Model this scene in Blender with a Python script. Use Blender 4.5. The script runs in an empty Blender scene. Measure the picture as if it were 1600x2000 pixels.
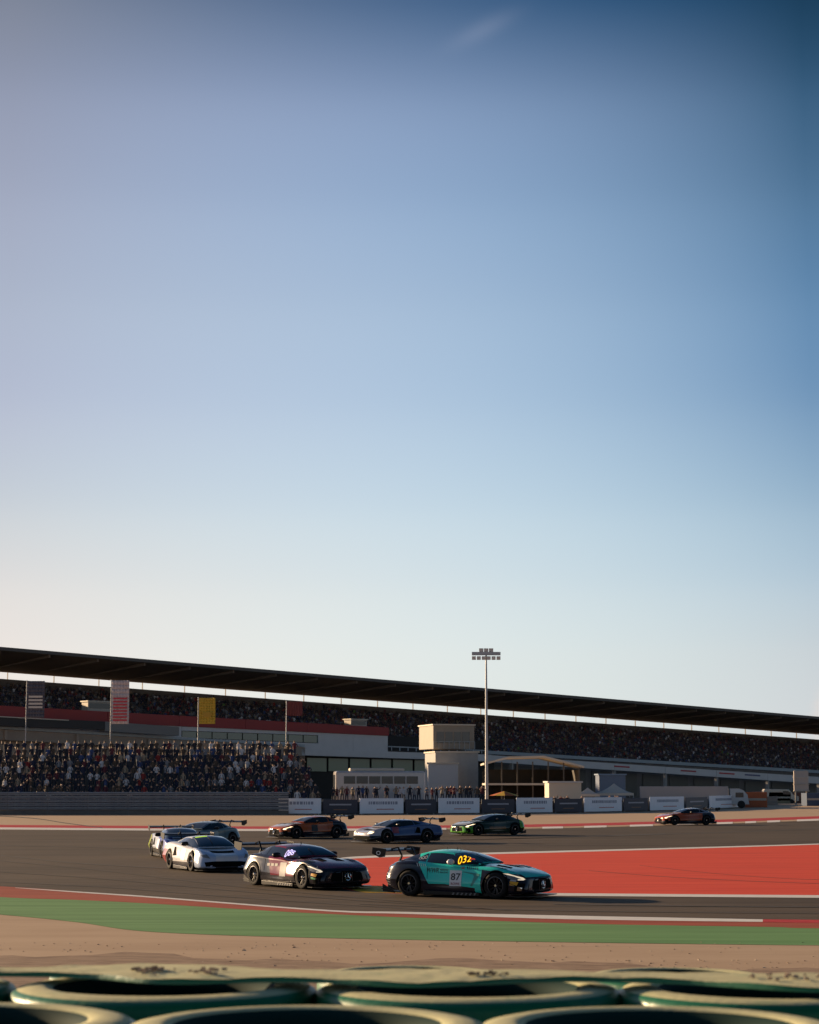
import bpy, bmesh, math, random
from mathutils import Vector, Matrix
from mathutils.bvhtree import BVHTree
random.seed(7)
R = math.radians
sc = bpy.context.scene
COL = sc.collection

# ------------------------------------------------------------------ camera, sky, sun, exposure
CAM_H = 3.0
F = 4000.0                      # focal length in pixels of the 1600x2000 photograph
PITCH = math.atan(532.0 / F)
camd = bpy.data.cameras.new('camera')
camd.sensor_fit = 'VERTICAL'; camd.sensor_height = 36.0; camd.sensor_width = 36.0
camd.lens = F / 2000.0 * 36.0
camd.clip_start = 0.1; camd.clip_end = 6000
camd.dof.use_dof = True; camd.dof.focus_distance = 54.0; camd.dof.aperture_fstop = 9.0
cam = bpy.data.objects.new('camera', camd); COL.objects.link(cam)
cam.location = (0, 0, CAM_H); cam.rotation_euler = (math.pi / 2 + PITCH, 0, 0)
sc.camera = cam

SUN_EL, SUN_AZ = 12.0, 58.0     # azimuth to the left of the view direction
sdir = Vector((-math.sin(R(SUN_AZ)) * math.cos(R(SUN_EL)), math.cos(R(SUN_AZ)) * math.cos(R(SUN_EL)), math.sin(R(SUN_EL))))
sl = bpy.data.lights.new('sun', 'SUN'); sl.energy = 5.0; sl.angle = R(0.6); sl.color = (1.0, 0.71, 0.42)
so = bpy.data.objects.new('sun', sl); COL.objects.link(so)
so.rotation_euler = (-sdir).to_track_quat('-Z', 'Y').to_euler()

w = bpy.data.worlds.new('World'); sc.world = w; w.use_nodes = True
nt = w.node_tree; N = nt.nodes; L = nt.links; N.clear()
def wn(t, **k):
    n = N.new(t)
    for a, b in k.items(): setattr(n, a, b)
    return n
out = wn('ShaderNodeOutputWorld'); bg = wn('ShaderNodeBackground'); L.new(bg.outputs[0], out.inputs[0])
sky = wn('ShaderNodeTexSky', sky_type='NISHITA'); sky.sun_disc = False
sky.sun_elevation = R(SUN_EL); sky.sun_rotation = R(-SUN_AZ); sky.altitude = 100
sky.air_density = 1.0; sky.dust_density = 1.2; sky.ozone_density = 2.0
bg.inputs[1].default_value = 0.05
geo = wn('ShaderNodeTexCoord')
sep = wn('ShaderNodeSeparateXYZ'); L.new(geo.outputs['Generated'], sep.inputs[0])
def wmath(op, a, b=None, c=None, clamp=False):
    n = wn('ShaderNodeMath', operation=op); n.use_clamp = clamp
    for i, v in enumerate((a, b, c)):
        if v is None: continue
        if hasattr(v, 'links') or hasattr(v, 'is_linked'): L.new(v, n.inputs[i])
        else: n.inputs[i].default_value = v
    return n.outputs[0]
# clear evening air: colour by height for three bearings (away from the sun, across, towards the sun), blended smoothly
EXPO = 0.9
HZ = [-.02, .063, .096, .133, .18, .23, .277, .325, .368, .48, 1.0]
AC = [(.85, .82, .78), (.807, .823, .823), (.716, .768, .814), (.597, .693, .799), (.467, .578, .745), (.392, .503, .687), (.305, .413, .61), (.223, .305, .485), (.065, .127, .254), (.03, .08, .19), (.02, .06, .15)]
AR = [(.70, .72, .74), (.60, .66, .70), (.47, .59, .69), (.33, .475, .62), (.185, .325, .51), (.125, .255, .435), (.080, .178, .315), (.034, .10, .195), (.004, .036, .085), (.005, .03, .075), (.005, .03, .07)]
AL = [(.96, .87, .80), (.87, .80, .76), (.77, .74, .73), (.61, .645, .70), (.49, .53, .655), (.43, .475, .60), (.37, .405, .53), (.29, .32, .43), (.20, .225, .30), (.12, .16, .25), (.04, .08, .17)]
AC = [(r_ * .965, g_ * 1.012, b_) for r_, g_, b_ in AC]; AL = [(r_ * .99, g_ * 1.0, b_) for r_, g_, b_ in AL]
ACc = [tuple(2 * c - (r + l_) / 2 for c, r, l_ in zip(a, b, d)) for a, b, d in zip(AC, AR, AL)]
def hramp(vals):
    r = wn('ShaderNodeValToRGB'); e_ = r.color_ramp; e_.interpolation = 'CARDINAL'
    while len(e_.elements) < len(HZ): e_.elements.new(0.5)
    for e, p_, c in zip(e_.elements, HZ, vals): e.position = (p_ + .02) / 1.02; e.color = (max(c[0], 0), max(c[1], 0), max(c[2], 0), 1)
    L.new(wmath('DIVIDE', wmath('ADD', wmath('MAXIMUM', sep.outputs[2], -0.02), 0.02), 1.02), r.inputs[0]); return r.outputs[0]
flat = wn('ShaderNodeVectorMath', operation='MULTIPLY'); L.new(geo.outputs['Generated'], flat.inputs[0]); flat.inputs[1].default_value = (1, 1, 0)
nrmz = wn('ShaderNodeVectorMath', operation='NORMALIZE'); L.new(flat.outputs[0], nrmz.inputs[0])
vd = wn('ShaderNodeVectorMath', operation='DOT_PRODUCT'); L.new(nrmz.outputs[0], vd.inputs[0]); vd.inputs[1].default_value = Vector((sdir.x, sdir.y, 0)).normalized()
side = wmath('MULTIPLY_ADD', vd.outputs['Value'], 0.5, 0.5)
uu = wmath('DIVIDE', wmath('SUBTRACT', side, .677), .166, clamp=True)
vv_ = wmath('SUBTRACT', 1.0, uu)
def scl(c, f):
    n = wn('ShaderNodeVectorMath', operation='SCALE'); L.new(c, n.inputs[0])
    if hasattr(f, 'is_linked'): L.new(f, n.inputs['Scale'])
    else: n.inputs['Scale'].default_value = f
    return n.outputs[0]
def vadd(a, b):
    n = wn('ShaderNodeVectorMath', operation='ADD'); L.new(a, n.inputs[0]); L.new(b, n.inputs[1]); return n.outputs[0]
tot = vadd(vadd(scl(hramp(AR), wmath('MULTIPLY', vv_, vv_)), scl(hramp(ACc), wmath('MULTIPLY', wmath('MULTIPLY', uu, vv_), 2.0))), scl(hramp(AL), wmath('MULTIPLY', uu, uu)))
gsun = wn('ShaderNodeMapRange'); gsun.interpolation_type = 'SMOOTHSTEP'; gsun.inputs[1].default_value = .85; gsun.inputs[2].default_value = 1.0; gsun.inputs[3].default_value = 1.0; gsun.inputs[4].default_value = 1.9; L.new(side, gsun.inputs[0])
tot = scl(scl(tot, gsun.outputs[0]), 1.0 / (0.05 * 2 ** EXPO))
# faint high wisp
wd_ = Vector((.035, .94, .3575)).normalized()
def dotn(vec):
    d = wn('ShaderNodeVectorMath', operation='DOT_PRODUCT'); L.new(geo.outputs['Generated'], d.inputs[0]); d.inputs[1].default_value = vec; return d.outputs['Value']
rgt = Vector((wd_.y, -wd_.x, 0)).normalized(); upv = rgt.cross(wd_).normalized()
if upv.z < 0: upv = -upv
along = (rgt * .9 + upv * .43).normalized(); across = (upv * .9 - rgt * .43).normalized()
ga = wmath('POWER', wmath('DIVIDE', dotn(across), .0045), 2.0); gb = wmath('POWER', wmath('DIVIDE', dotn(along), .016), 2.0)
wsp = wmath('EXPONENT', wmath('MULTIPLY', wmath('ADD', ga, gb), -1.0))
wv = wn('ShaderNodeCombineXYZ'); wv.inputs[0].default_value = .55; wv.inputs[1].default_value = .50; wv.inputs[2].default_value = .52
tot = vadd(tot, scl(wv.outputs[0], wsp))
mixs = wn('ShaderNodeMix', data_type='RGBA'); mixs.inputs[0].default_value = 0.94
L.new(sky.outputs[0], mixs.inputs[6]); L.new(tot, mixs.inputs[7])
# a low pale cloud bank at the right and a faint wisp high up
mp = wn('ShaderNodeMapping'); mp.inputs['Scale'].default_value = (6, 6, 26); L.new(geo.outputs['Generated'], mp.inputs[0])
noi = wn('ShaderNodeTexNoise'); noi.inputs['Scale'].default_value = 1.6; noi.inputs['Detail'].default_value = 6; L.new(mp.outputs[0], noi.inputs[0])
def cloud(direction, tight, lo, hi):
    d = wn('ShaderNodeVectorMath', operation='DOT_PRODUCT'); L.new(geo.outputs['Generated'], d.inputs[0]); d.inputs[1].default_value = direction.normalized()
    m = wn('ShaderNodeMapRange'); m.inputs[1].default_value = 1 - tight; m.inputs[2].default_value = 1.0; L.new(d.outputs['Value'], m.inputs[0])
    s = wmath('MULTIPLY_ADD', noi.outputs[0], 0.9, wmath('MULTIPLY_ADD', m.outputs[0], 0.6, -0.62))
    r = wn('ShaderNodeMapRange'); r.interpolation_type = 'SMOOTHSTEP'; r.inputs[1].default_value = lo; r.inputs[2].default_value = hi; L.new(s, r.inputs[0]); return wmath('MULTIPLY', r.outputs[0], m.outputs[0])
c1 = cloud(Vector((0.2185, 1.004, 0.0325)), 0.0005, 0.0, 0.3)
cm = wn('ShaderNodeMix', data_type='RGBA'); L.new(wmath('MULTIPLY', c1, 1.0, clamp=True), cm.inputs[0]); L.new(mixs.outputs[2], cm.inputs[6]); cm.inputs[7].default_value = (9.0, 7.6, 6.9, 1)
L.new(cm.outputs[2], bg.inputs[0])

sc.render.engine = 'CYCLES'
sc.view_settings.view_transform = 'Standard'; sc.view_settings.look = 'None'
sc.view_settings.exposure = EXPO; sc.view_settings.gamma = 1.0; sc.view_settings.use_curve_mapping = False
sc.render.resolution_x = 819; sc.render.resolution_y = 1024

# ------------------------------------------------------------------ helpers
cp, sp = math.cos(PITCH), math.sin(PITCH)
def ray(px, py):
    x = (px - 800) / F; y = (1000 - py) / F
    return Vector((x, cp - sp * y, sp + cp * y))
def G(px, py, z=0.0):                      # ground point seen at a pixel of the photograph
    d = ray(px, py); t = (z - CAM_H) / d.z
    return Vector((d.x * t, d.y * t, z))
def AT(px, py, Y):
    d = ray(px, py); t = Y / d.y
    return Vector((d.x * t, Y, CAM_H + d.z * t))

MATS = {}
def mat(name, col, rough=0.6, metal=0.0, noise=0.0, nscale=8.0, bump=0.0, emit=None, estr=0, spec=0.5, coat=0.0, col2=None, stretch=None, alpha=None):
    if name in MATS: return MATS[name]
    m = bpy.data.materials.new(name); m.use_nodes = True; n = m.node_tree.nodes; l = m.node_tree.links
    b = n['Principled BSDF']; b.inputs['Base Color'].default_value = (*col, 1); b.inputs['Roughness'].default_value = rough
    b.inputs['Metallic'].default_value = metal; b.inputs['Specular IOR Level'].default_value = spec; b.inputs['Coat Weight'].default_value = coat
    if noise or bump:
        tc = n.new('ShaderNodeTexCoord'); mpg = n.new('ShaderNodeMapping'); l.new(tc.outputs['Object'], mpg.inputs[0])
        if stretch: mpg.inputs['Scale'].default_value = stretch
        nz = n.new('ShaderNodeTexNoise'); nz.inputs['Scale'].default_value = nscale; nz.inputs['Detail'].default_value = 8; nz.inputs['Roughness'].default_value = 0.65
        l.new(mpg.outputs[0], nz.inputs[0])
        if noise:
            mr = n.new('ShaderNodeMapRange'); mr.inputs[1].default_value = 0.3; mr.inputs[2].default_value = 0.7; l.new(nz.outputs[0], mr.inputs[0])
            mx = n.new('ShaderNodeMix'); mx.data_type = 'RGBA'
            c2 = col2 if col2 else tuple(min(1, c * (1 + noise)) for c in col); c1_ = col if col2 else tuple(c * (1 - noise) for c in col)
            mx.inputs[6].default_value = (*c1_, 1); mx.inputs[7].default_value = (*c2, 1)
            l.new(mr.outputs[0], mx.inputs[0]); l.new(mx.outputs[2], b.inputs['Base Color'])
            mr2 = n.new('ShaderNodeMapRange'); mr2.inputs[3].default_value = max(0.02, rough - 0.08); mr2.inputs[4].default_value = min(1, rough + 0.08); l.new(nz.outputs[0], mr2.inputs[0]); l.new(mr2.outputs[0], b.inputs['Roughness'])
        if bump:
            bp = n.new('ShaderNodeBump'); bp.inputs['Strength'].default_value = bump; bp.inputs['Distance'].default_value = 0.02; l.new(nz.outputs[0], bp.inputs['Height']); l.new(bp.outputs[0], b.inputs['Normal'])
    if emit: b.inputs['Emission Color'].default_value = (*emit, 1); b.inputs['Emission Strength'].default_value = estr
    MATS[name] = m; return m

def props(o, label=None, cat=None, group=None, kind=None):
    if label: o['label'] = label
    if cat: o['category'] = cat
    if group: o['group'] = group
    if kind: o['kind'] = kind
    return o
def thing(name, label, cat, loc=(0, 0, 0), rz=0.0, group=None):
    o = bpy.data.objects.new(name, None); COL.objects.link(o); o.location = loc; o.rotation_euler = (0, 0, rz); o.empty_display_size = 0.3
    return props(o, label, cat, group)
def link(name, me, parent=None, mats=None):
    if mats:
        for m in (mats if isinstance(mats, (list, tuple)) else [mats]): me.materials.append(m)
    o = bpy.data.objects.new(name, me); COL.objects.link(o)
    if parent: o.parent = parent
    return o
def smooth(me, ang=40):
    me.polygons.foreach_set('use_smooth', [True] * len(me.polygons))
    try: me.set_sharp_from_angle(angle=R(ang))
    except Exception: pass
class MB:
    def __init__(s): s.v = []; s.f = []; s.m = []
    def poly(s, pts, mi=0):
        b = len(s.v); s.v += [tuple(p) for p in pts]; s.f.append(tuple(range(b, b + len(pts)))); s.m.append(mi)
    def hexa(s, q, ext, mi=0):           # quad extruded along ext
        b = len(s.v); ext = Vector(ext); s.v += [tuple(p) for p in q] + [tuple(Vector(p) + ext) for p in q]
        for f in ((0, 1, 2, 3), (7, 6, 5, 4), (0, 4, 5, 1), (1, 5, 6, 2), (2, 6, 7, 3), (3, 7, 4, 0)): s.f.append(tuple(b + i for i in f)); s.m.append(mi)
    def box(s, x0, x1, y0, y1, z0, z1, mi=0):
        s.hexa([(x0, y0, z0), (x1, y0, z0), (x1, y0, z1), (x0, y0, z1)], (0, y1 - y0, 0), mi)
    def tube(s, p0, p1, r, n=8, r1=None, mi=0, caps=True):
        p0, p1 = Vector(p0), Vector(p1); r1 = r if r1 is None else r1
        d = (p1 - p0).normalized(); a = d.orthogonal().normalized(); c = d.cross(a); b = len(s.v)
        for p, rr in ((p0, r), (p1, r1)):
            for i in range(n):
                t = 2 * math.pi * i / n; s.v.append(tuple(p + a * math.cos(t) * rr + c * math.sin(t) * rr))
        for i in range(n): s.f.append((b + i, b + (i + 1) % n, b + n + (i + 1) % n, b + n + i)); s.m.append(mi)
        if caps: s.f.append(tuple(b + i for i in range(n - 1, -1, -1))); s.m.append(mi); s.f.append(tuple(b + n + i for i in range(n))); s.m.append(mi)
    def lathe(s, prof, n=24, axis='z', c=(0, 0, 0), mi=0, closed=False, mfun=None):
        b = len(s.v); k = len(prof)
        for i in range(n):
            t = 2 * math.pi * i / n
            for r, h in prof:
                p = (r * math.cos(t), r * math.sin(t), h) if axis == 'z' else (r * math.cos(t), h, r * math.sin(t))
                s.v.append((p[0] + c[0], p[1] + c[1], p[2] + c[2]))
        kk = k if closed else k - 1
        for i in range(n):
            for j in range(kk):
                s.f.append((b + i * k + j, b + ((i + 1) % n) * k + j, b + ((i + 1) % n) * k + (j + 1) % k, b + i * k + (j + 1) % k)); s.m.append(mfun(j) if mfun else mi)
    def mesh(s, name='mesh', sm=None, mats=None, fix=True):
        me = bpy.data.meshes.new(name); me.from_pydata(s.v, [], s.f); me.polygons.foreach_set('material_index', s.m)
        if fix:
            bm = bmesh.new(); bm.from_mesh(me); bmesh.ops.recalc_face_normals(bm, faces=bm.faces); bm.to_mesh(me); bm.free()
        if mats:
            for m in mats: me.materials.append(m)
        me.update()
        if sm: smooth(me, sm)
        return me
    def obj(s, name, m, parent=None, sm=None):
        me = s.mesh(name, sm); return link(name, me, parent, m)
def bevel_obj(o, wd=0.02, seg=2):
    md = o.modifiers.new('bevel', 'BEVEL'); md.width = wd; md.segments = seg; md.limit_method = 'ANGLE'; return o
def catmull(pts, n=8):
    P = [pts[0]] + list(pts) + [pts[-1]]; r = []
    for i in range(1, len(P) - 2):
        for k in range(n):
            t = k / n; p0, p1, p2, p3 = P[i - 1], P[i], P[i + 1], P[i + 2]
            r.append(tuple(0.5 * (2 * b + (c - a) * t + (2 * a - 5 * b + 4 * c - d) * t * t + (3 * b - a - 3 * c + d) * t ** 3) for a, b, c, d in zip(p0, p1, p2, p3)))
    r.append(tuple(pts[-1])); return r
def band(top, bot, z, name, m, parent=None, n=10, kind=None):    # ground sheet between two pixel curves
    T = [G(x, y, z) for x, y in catmull(top, n)]; B = [G(x, y, z) for x, y in catmull(bot, n)]
    me = bpy.data.meshes.new(name); k = len(T); assert len(B) == k
    me.from_pydata([tuple(p) for p in T + B], [], [(i, i + 1, k + i + 1, k + i) for i in range(k - 1)])
    bm = bmesh.new(); bm.from_mesh(me); bmesh.ops.recalc_face_normals(bm, faces=bm.faces)
    for f in bm.faces:
        if f.normal.z < 0: f.normal_flip()
    bm.to_mesh(me); bm.free(); o = link(name, me, parent, m)
    if kind: o['kind'] = kind
    return o

# ------------------------------------------------------------------ setting materials
M_sand = mat('sand', (0.42, 0.30, 0.205), 0.95, noise=0.2, nscale=0.5, bump=0.3, col2=(0.50, 0.37, 0.26), stretch=(0.35, 1, 1))
M_gravel = mat('gravel_bed', (0.20, 0.14, 0.10), 0.98, noise=0.3, nscale=3.0, bump=0.9, col2=(0.40, 0.29, 0.21), stretch=(0.5, 1.3, 1))
def asphalt():
    m = bpy.data.materials.new('asphalt'); m.use_nodes = True; n = m.node_tree.nodes; l = m.node_tree.links; b = n['Principled BSDF']
    tc = n.new('ShaderNodeTexCoord')
    def nz(scale, st, det=6, rot=0):
        mp_ = n.new('ShaderNodeMapping'); mp_.inputs['Scale'].default_value = st; mp_.inputs['Rotation'].default_value = (0, 0, rot); l.new(tc.outputs['Object'], mp_.inputs[0])
        z = n.new('ShaderNodeTexNoise'); z.inputs['Scale'].default_value = scale; z.inputs['Detail'].default_value = det; l.new(mp_.outputs[0], z.inputs[0]); return z.outputs[0]
    a = nz(1.0, (0.025, 1.1, 1), 10, R(5)); c = nz(30, (1, 1, 1), 3); d = nz(0.12, (1, 1, 1), 4)
    ad = n.new('ShaderNodeMath'); ad.operation = 'MULTIPLY_ADD'; l.new(a, ad.inputs[0]); ad.inputs[1].default_value = 0.6
    sm_ = n.new('ShaderNodeMath'); sm_.operation = 'MULTIPLY_ADD'; l.new(c, sm_.inputs[0]); sm_.inputs[1].default_value = 0.22; l.new(d, sm_.inputs[2]); sm2 = n.new('ShaderNodeMath'); sm2.operation = 'MULTIPLY'; l.new(sm_.outputs[0], sm2.inputs[0]); sm2.inputs[1].default_value = 0.4
    l.new(sm2.outputs[0], ad.inputs[2])
    r = n.new('ShaderNodeValToRGB'); r.color_ramp.elements[0].position = 0.36; r.color_ramp.elements[0].color = (0.046, 0.034, 0.024, 1); r.color_ramp.elements[1].position = 0.72; r.color_ramp.elements[1].color = (0.115, 0.085, 0.058, 1)
    l.new(ad.outputs[0], r.inputs[0]); l.new(r.outputs[0], b.inputs['Base Color']); b.inputs['Roughness'].default_value = 0.8; b.inputs['Specular IOR Level'].default_value = 0.3
    bp = n.new('ShaderNodeBump'); bp.inputs['Strength'].default_value = 0.4; bp.inputs['Distance'].default_value = 0.01; l.new(c, bp.inputs['Height']); l.new(bp.outputs[0], b.inputs['Normal'])
    MATS['asphalt'] = m; return m
M_asph = asphalt()
M_redp = mat('red_paint', (0.62, 0.052, 0.024), 0.8, noise=0.12, nscale=1.2, col2=(0.74, 0.090, 0.045), stretch=(0.15, 1, 1))
M_redk = mat('kerb_red', (0.50, 0.035, 0.025), 0.6, noise=0.2, nscale=4)
M_redw = mat('worn_red_strip', (0.26, 0.055, 0.035), 0.85, noise=0.3, nscale=1.5, col2=(0.42, 0.10, 0.06), stretch=(0.12, 1, 1))
M_white = mat('white_line_paint', (0.72, 0.70, 0.66), 0.6, noise=0.08, nscale=3)
M_green = mat('green_paint', (0.10, 0.23, 0.08), 0.85, noise=0.3, nscale=1.2, col2=(0.18, 0.35, 0.14), stretch=(0.10, 1.2, 1))
M_yell = mat('yellow_paint', (0.60, 0.36, 0.03), 0.7, noise=0.1, nscale=3)
M_rubber_shadow = mat('rubber_and_shadow_mark', (0.030, 0.025, 0.022), 0.8, noise=0.2, nscale=3)

# ------------------------------------------------------------------ ground
def worn(m, dark, amount=.55):
    """rubber streaks, scuffs and patches over a painted surface"""
    n = m.node_tree.nodes; l = m.node_tree.links; b = n['Principled BSDF']; b.inputs['Specular IOR Level'].default_value = .12
    tc = n.new('ShaderNodeTexCoord'); src = b.inputs['Base Color'].links[0].from_socket
    for scl_, st, lo, hi, am, rot in ((1.0, (.05, 2.2, 1), .56, .74, amount, R(4)), (.35, (.5, 1, 1), .55, .8, amount * .6, 0), (9.0, (.6, 1, 1), .60, .85, amount * .8, 0)):
        mp_ = n.new('ShaderNodeMapping'); mp_.inputs['Scale'].default_value = st; mp_.inputs['Rotation'].default_value = (0, 0, rot); l.new(tc.outputs['Object'], mp_.inputs[0])
        z = n.new('ShaderNodeTexNoise'); z.inputs['Scale'].default_value = scl_; z.inputs['Detail'].default_value = 9; z.inputs['Roughness'].default_value = .7; l.new(mp_.outputs[0], z.inputs[0])
        mr = n.new('ShaderNodeMapRange'); mr.inputs[1].default_value = lo; mr.inputs[2].default_value = hi; mr.inputs[4].default_value = am; l.new(z.outputs[0], mr.inputs[0])
        mx = n.new('ShaderNodeMix'); mx.data_type = 'RGBA'; l.new(mr.outputs[0], mx.inputs[0]); l.new(src, mx.inputs[6]); mx.inputs[7].default_value = (*dark, 1); src = mx.outputs[2]
    l.new(src, b.inputs['Base Color'])
worn(M_redp, (.20, .045, .03), .45); worn(M_green, (.09, .12, .06), .45); worn(M_redw, (.09, .05, .035), .6); worn(M_white, (.35, .31, .26), .6); worn(M_sand, (.26, .185, .13), .4); worn(M_redk, (.12, .03, .025), .5); worn(M_yell, (.25, .18, .06), .5)
M_gravel.node_tree.nodes['Principled BSDF'].inputs['Specular IOR Level'].default_value = .1
MATS['asphalt'].node_tree.nodes['Principled BSDF'].inputs['Specular IOR Level'].default_value = .15
def ground_z(x, y):
    if y < 6: return 1.42
    if y < 29: t = (29 - y) / 23.0; return 1.42 * t * t * (3 - 2 * t) if False else 1.42 * t ** 1.25
    return 0.0
ys = [-60, -20, 0, 3, 6, 7, 8, 10, 12, 14, 16, 18, 20, 22, 24, 26, 28, 29, 31, 60, 120, 200, 300, 500, 900, 1600, 3500]
xs = [-2500, -900, -400, -200, -100, -60, -30, -15, 0, 15, 30, 60, 100, 200, 400, 900, 2500]
me = bpy.data.meshes.new('ground')
me.from_pydata([(x, y, ground_z(x, y)) for y in ys for x in xs], [], [(j * len(xs) + i, j * len(xs) + i + 1, (j + 1) * len(xs) + i + 1, (j + 1) * len(xs) + i) for j in range(len(ys) - 1) for i in range(len(xs) - 1)])
props(link('ground', me, None, M_sand), kind='structure')

far_edge = [(-1100, 1628), (-700, 1616), (-300, 1617), (0, 1619), (500, 1622), (850, 1620), (1100, 1617), (1400, 1609), (1600, 1602), (2100, 1585)]
near_edge = [(-1100, 1629), (-800, 1665), (-400, 1712), (0, 1732), (150, 1742), (640, 1778), (1100, 1790), (1490, 1797), (1600, 1799), (2100, 1802)]
band(far_edge, near_edge, 0.004, 'track', M_asph, kind='structure')
# inner painted run-off
it = [(640, 1688), (652, 1679), (700, 1673), (900, 1667), (1250, 1658), (1600, 1648), (2100, 1630)]
ib = [(640, 1692), (655, 1722), (700, 1741), (900, 1747), (1100, 1749.5), (1600, 1753.5), (2100, 1757)]
band(it, ib, 0.008, 'painted_runoff', M_redp, kind='structure')
off = lambda c, dy: [(x, y + dy) for x, y in c]
band([(x, y - 0.5) for x, y in it[1:]], [(x, y + h) for (x, y), h in zip(it[1:], (3, 3.4, 3, 2.4, 1.4, 1.2))], 0.012, 'white_line', M_white, kind='structure')
band([(x, y - 5.2) for x, y in ib[3:]], ib[3:], 0.012, 'white_line', M_white, kind='structure')
band([(655, 1710), (700, 1728.5), (760, 1731), (860, 1735)], [(655, 1722), (700, 1741), (760, 1743.5), (860, 1746)], 0.0125, 'yellow_strip', M_yell, kind='structure')
# far kerb
fe2 = far_edge[1:]
band([(x, y - 8) for x, y in fe2], [(x, y - 3) for x, y in fe2], 0.006, 'red_strip', M_redk, kind='structure')
band([(x, y - 3) for x, y in fe2[:5]] , [(x, y + 1) for x, y in fe2[:5]], 0.010, 'white_line', M_white, kind='structure')
fc = catmull(fe2[4:], 14)
for i in range(0, len(fc) - 2, 4):
    seg = fc[i:i + 3]
    band([(x, y - 3) for x, y in seg], [(x, y + 0.6) for x, y in seg], 0.010, 'kerb_block', M_white, n=1, kind='structure')
# near edge: white line, kerb, red strip, green strip, gravel
band([(30, 1733.5), (150, 1741), (300, 1751), (640, 1777), (800, 1781), (1100, 1788), (1490, 1795.5)], [(30, 1734), (150, 1743), (300, 1753.5), (640, 1779.8), (800, 1785), (1100, 1795), (1490, 1800.5)], 0.012, 'white_kerb', M_white, kind='structure')
band([(1490, 1795.5), (1600, 1796.5), (1800, 1799), (2100, 1802)], [(1490, 1801), (1600, 1802.5), (1800, 1804), (2100, 1808)], 0.012, 'red_kerb', M_redk, kind='structure')
ned = [(-800, 1667), (-400, 1713), (0, 1731), (150, 1741), (300, 1751.5), (640, 1778), (1100, 1793), (1490, 1799), (1600, 1801), (2100, 1805)]
rb = [(-800, 1672), (-400, 1728), (0, 1752), (150, 1757.5), (300, 1765), (640, 1785), (1100, 1803), (1490, 1810), (1600, 1813), (2100, 1818)]
gb = [(-800, 1682), (-400, 1752), (0, 1786), (150, 1801), (300, 1820), (640, 1832), (1100, 1840), (1490, 1845), (1600, 1846), (2100, 1850)]
band(ned, rb, 0.008, 'worn_red_strip', M_redw, kind='structure')
band(rb, gb, 0.006, 'green_strip', M_green, kind='structure')
# dark streaks on the asphalt: painted cast shadows at far left, tyre marks elsewhere
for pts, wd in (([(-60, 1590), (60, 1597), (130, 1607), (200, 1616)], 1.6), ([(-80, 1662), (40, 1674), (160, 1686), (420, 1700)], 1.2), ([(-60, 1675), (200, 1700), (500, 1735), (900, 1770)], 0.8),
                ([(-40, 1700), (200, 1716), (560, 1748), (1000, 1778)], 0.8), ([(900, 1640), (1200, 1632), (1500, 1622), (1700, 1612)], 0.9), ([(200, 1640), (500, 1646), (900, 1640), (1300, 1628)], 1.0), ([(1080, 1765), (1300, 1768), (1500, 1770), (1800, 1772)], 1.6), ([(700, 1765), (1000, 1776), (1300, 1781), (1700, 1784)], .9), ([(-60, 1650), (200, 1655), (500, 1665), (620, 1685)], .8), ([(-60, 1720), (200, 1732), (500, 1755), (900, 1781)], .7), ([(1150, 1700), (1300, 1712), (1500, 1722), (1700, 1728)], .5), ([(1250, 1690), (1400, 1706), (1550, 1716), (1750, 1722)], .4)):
    band(pts, [(x, y + wd * .8) for x, y in pts], 0.0145, 'tyre_mark_and_shadow', M_rubber_shadow, kind='structure')

# pebbles and clods on the near gravel
def pebbles():
    mb = MB(); rnd = random.Random(3)
    for i in range(4200):
        y = rnd.uniform(29.5, 40) if rnd.random() < .75 else rnd.uniform(27, 31); x = rnd.uniform(-9, 9)
        if y > 36 and rnd.random() < .8: continue
        if x > 1.5 and rnd.random() < .45: continue
        s = rnd.uniform(.008, .03) * (1.5 if rnd.random() < .08 else 1); z = ground_z(x, y); b = len(mb.v); a = rnd.uniform(0, 6)
        for k in range(4):
            t = a + k * math.pi / 2; rr = s * rnd.uniform(.7, 1.3); mb.v.append((x + rr * math.cos(t), y + rr * math.sin(t), z - .012))
        for k in range(4):
            t = a + .4 + k * math.pi / 2; rr = s * rnd.uniform(.5, .9); mb.v.append((x + rr * math.cos(t), y + rr * math.sin(t), z + s * rnd.uniform(.25, .6)))
        mi = rnd.choice((0, 0, 1, 2))
        for k in range(4): mb.f.append((b + k, b + (k + 1) % 4, b + 4 + (k + 1) % 4, b + 4 + k)); mb.m.append(mi)
        mb.f.append((b + 4, b + 5, b + 6, b + 7)); mb.m.append(mi)
    o = mb.obj('pebbles', [mat('stone_tan', (0.38, 0.28, 0.2), .9), mat('stone_brown', (0.27, 0.19, 0.135), .9), mat('stone_pale', (0.55, 0.45, 0.33), .7)])
    props(o, 'loose stones and clods scattered over the sandy gravel in front of the tyres', 'stones', kind='stuff')
pebbles()
# darker raked gravel band
me = bpy.data.meshes.new('gravel'); n_ = 60
V = []
for i in range(n_ + 1):
    x = -14 + 28 * i / n_
    yb = 36.6 + .6 * math.sin(x * .9) + .4 * math.sin(x * 2.3) + .15 * math.sin(x * 7.1) - max(0, x + 4) * .22
    V += [(x, 26.0, ground_z(x, 26) + .012), (x, 29, .012), (x, yb, .012)]
me.from_pydata(V, [], [(3 * i + k, 3 * i + 3 + k, 3 * i + 4 + k, 3 * i + 1 + k) for i in range(n_) for k in (0, 1)])
props(link('gravel', me, None, M_gravel), kind='structure')

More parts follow.
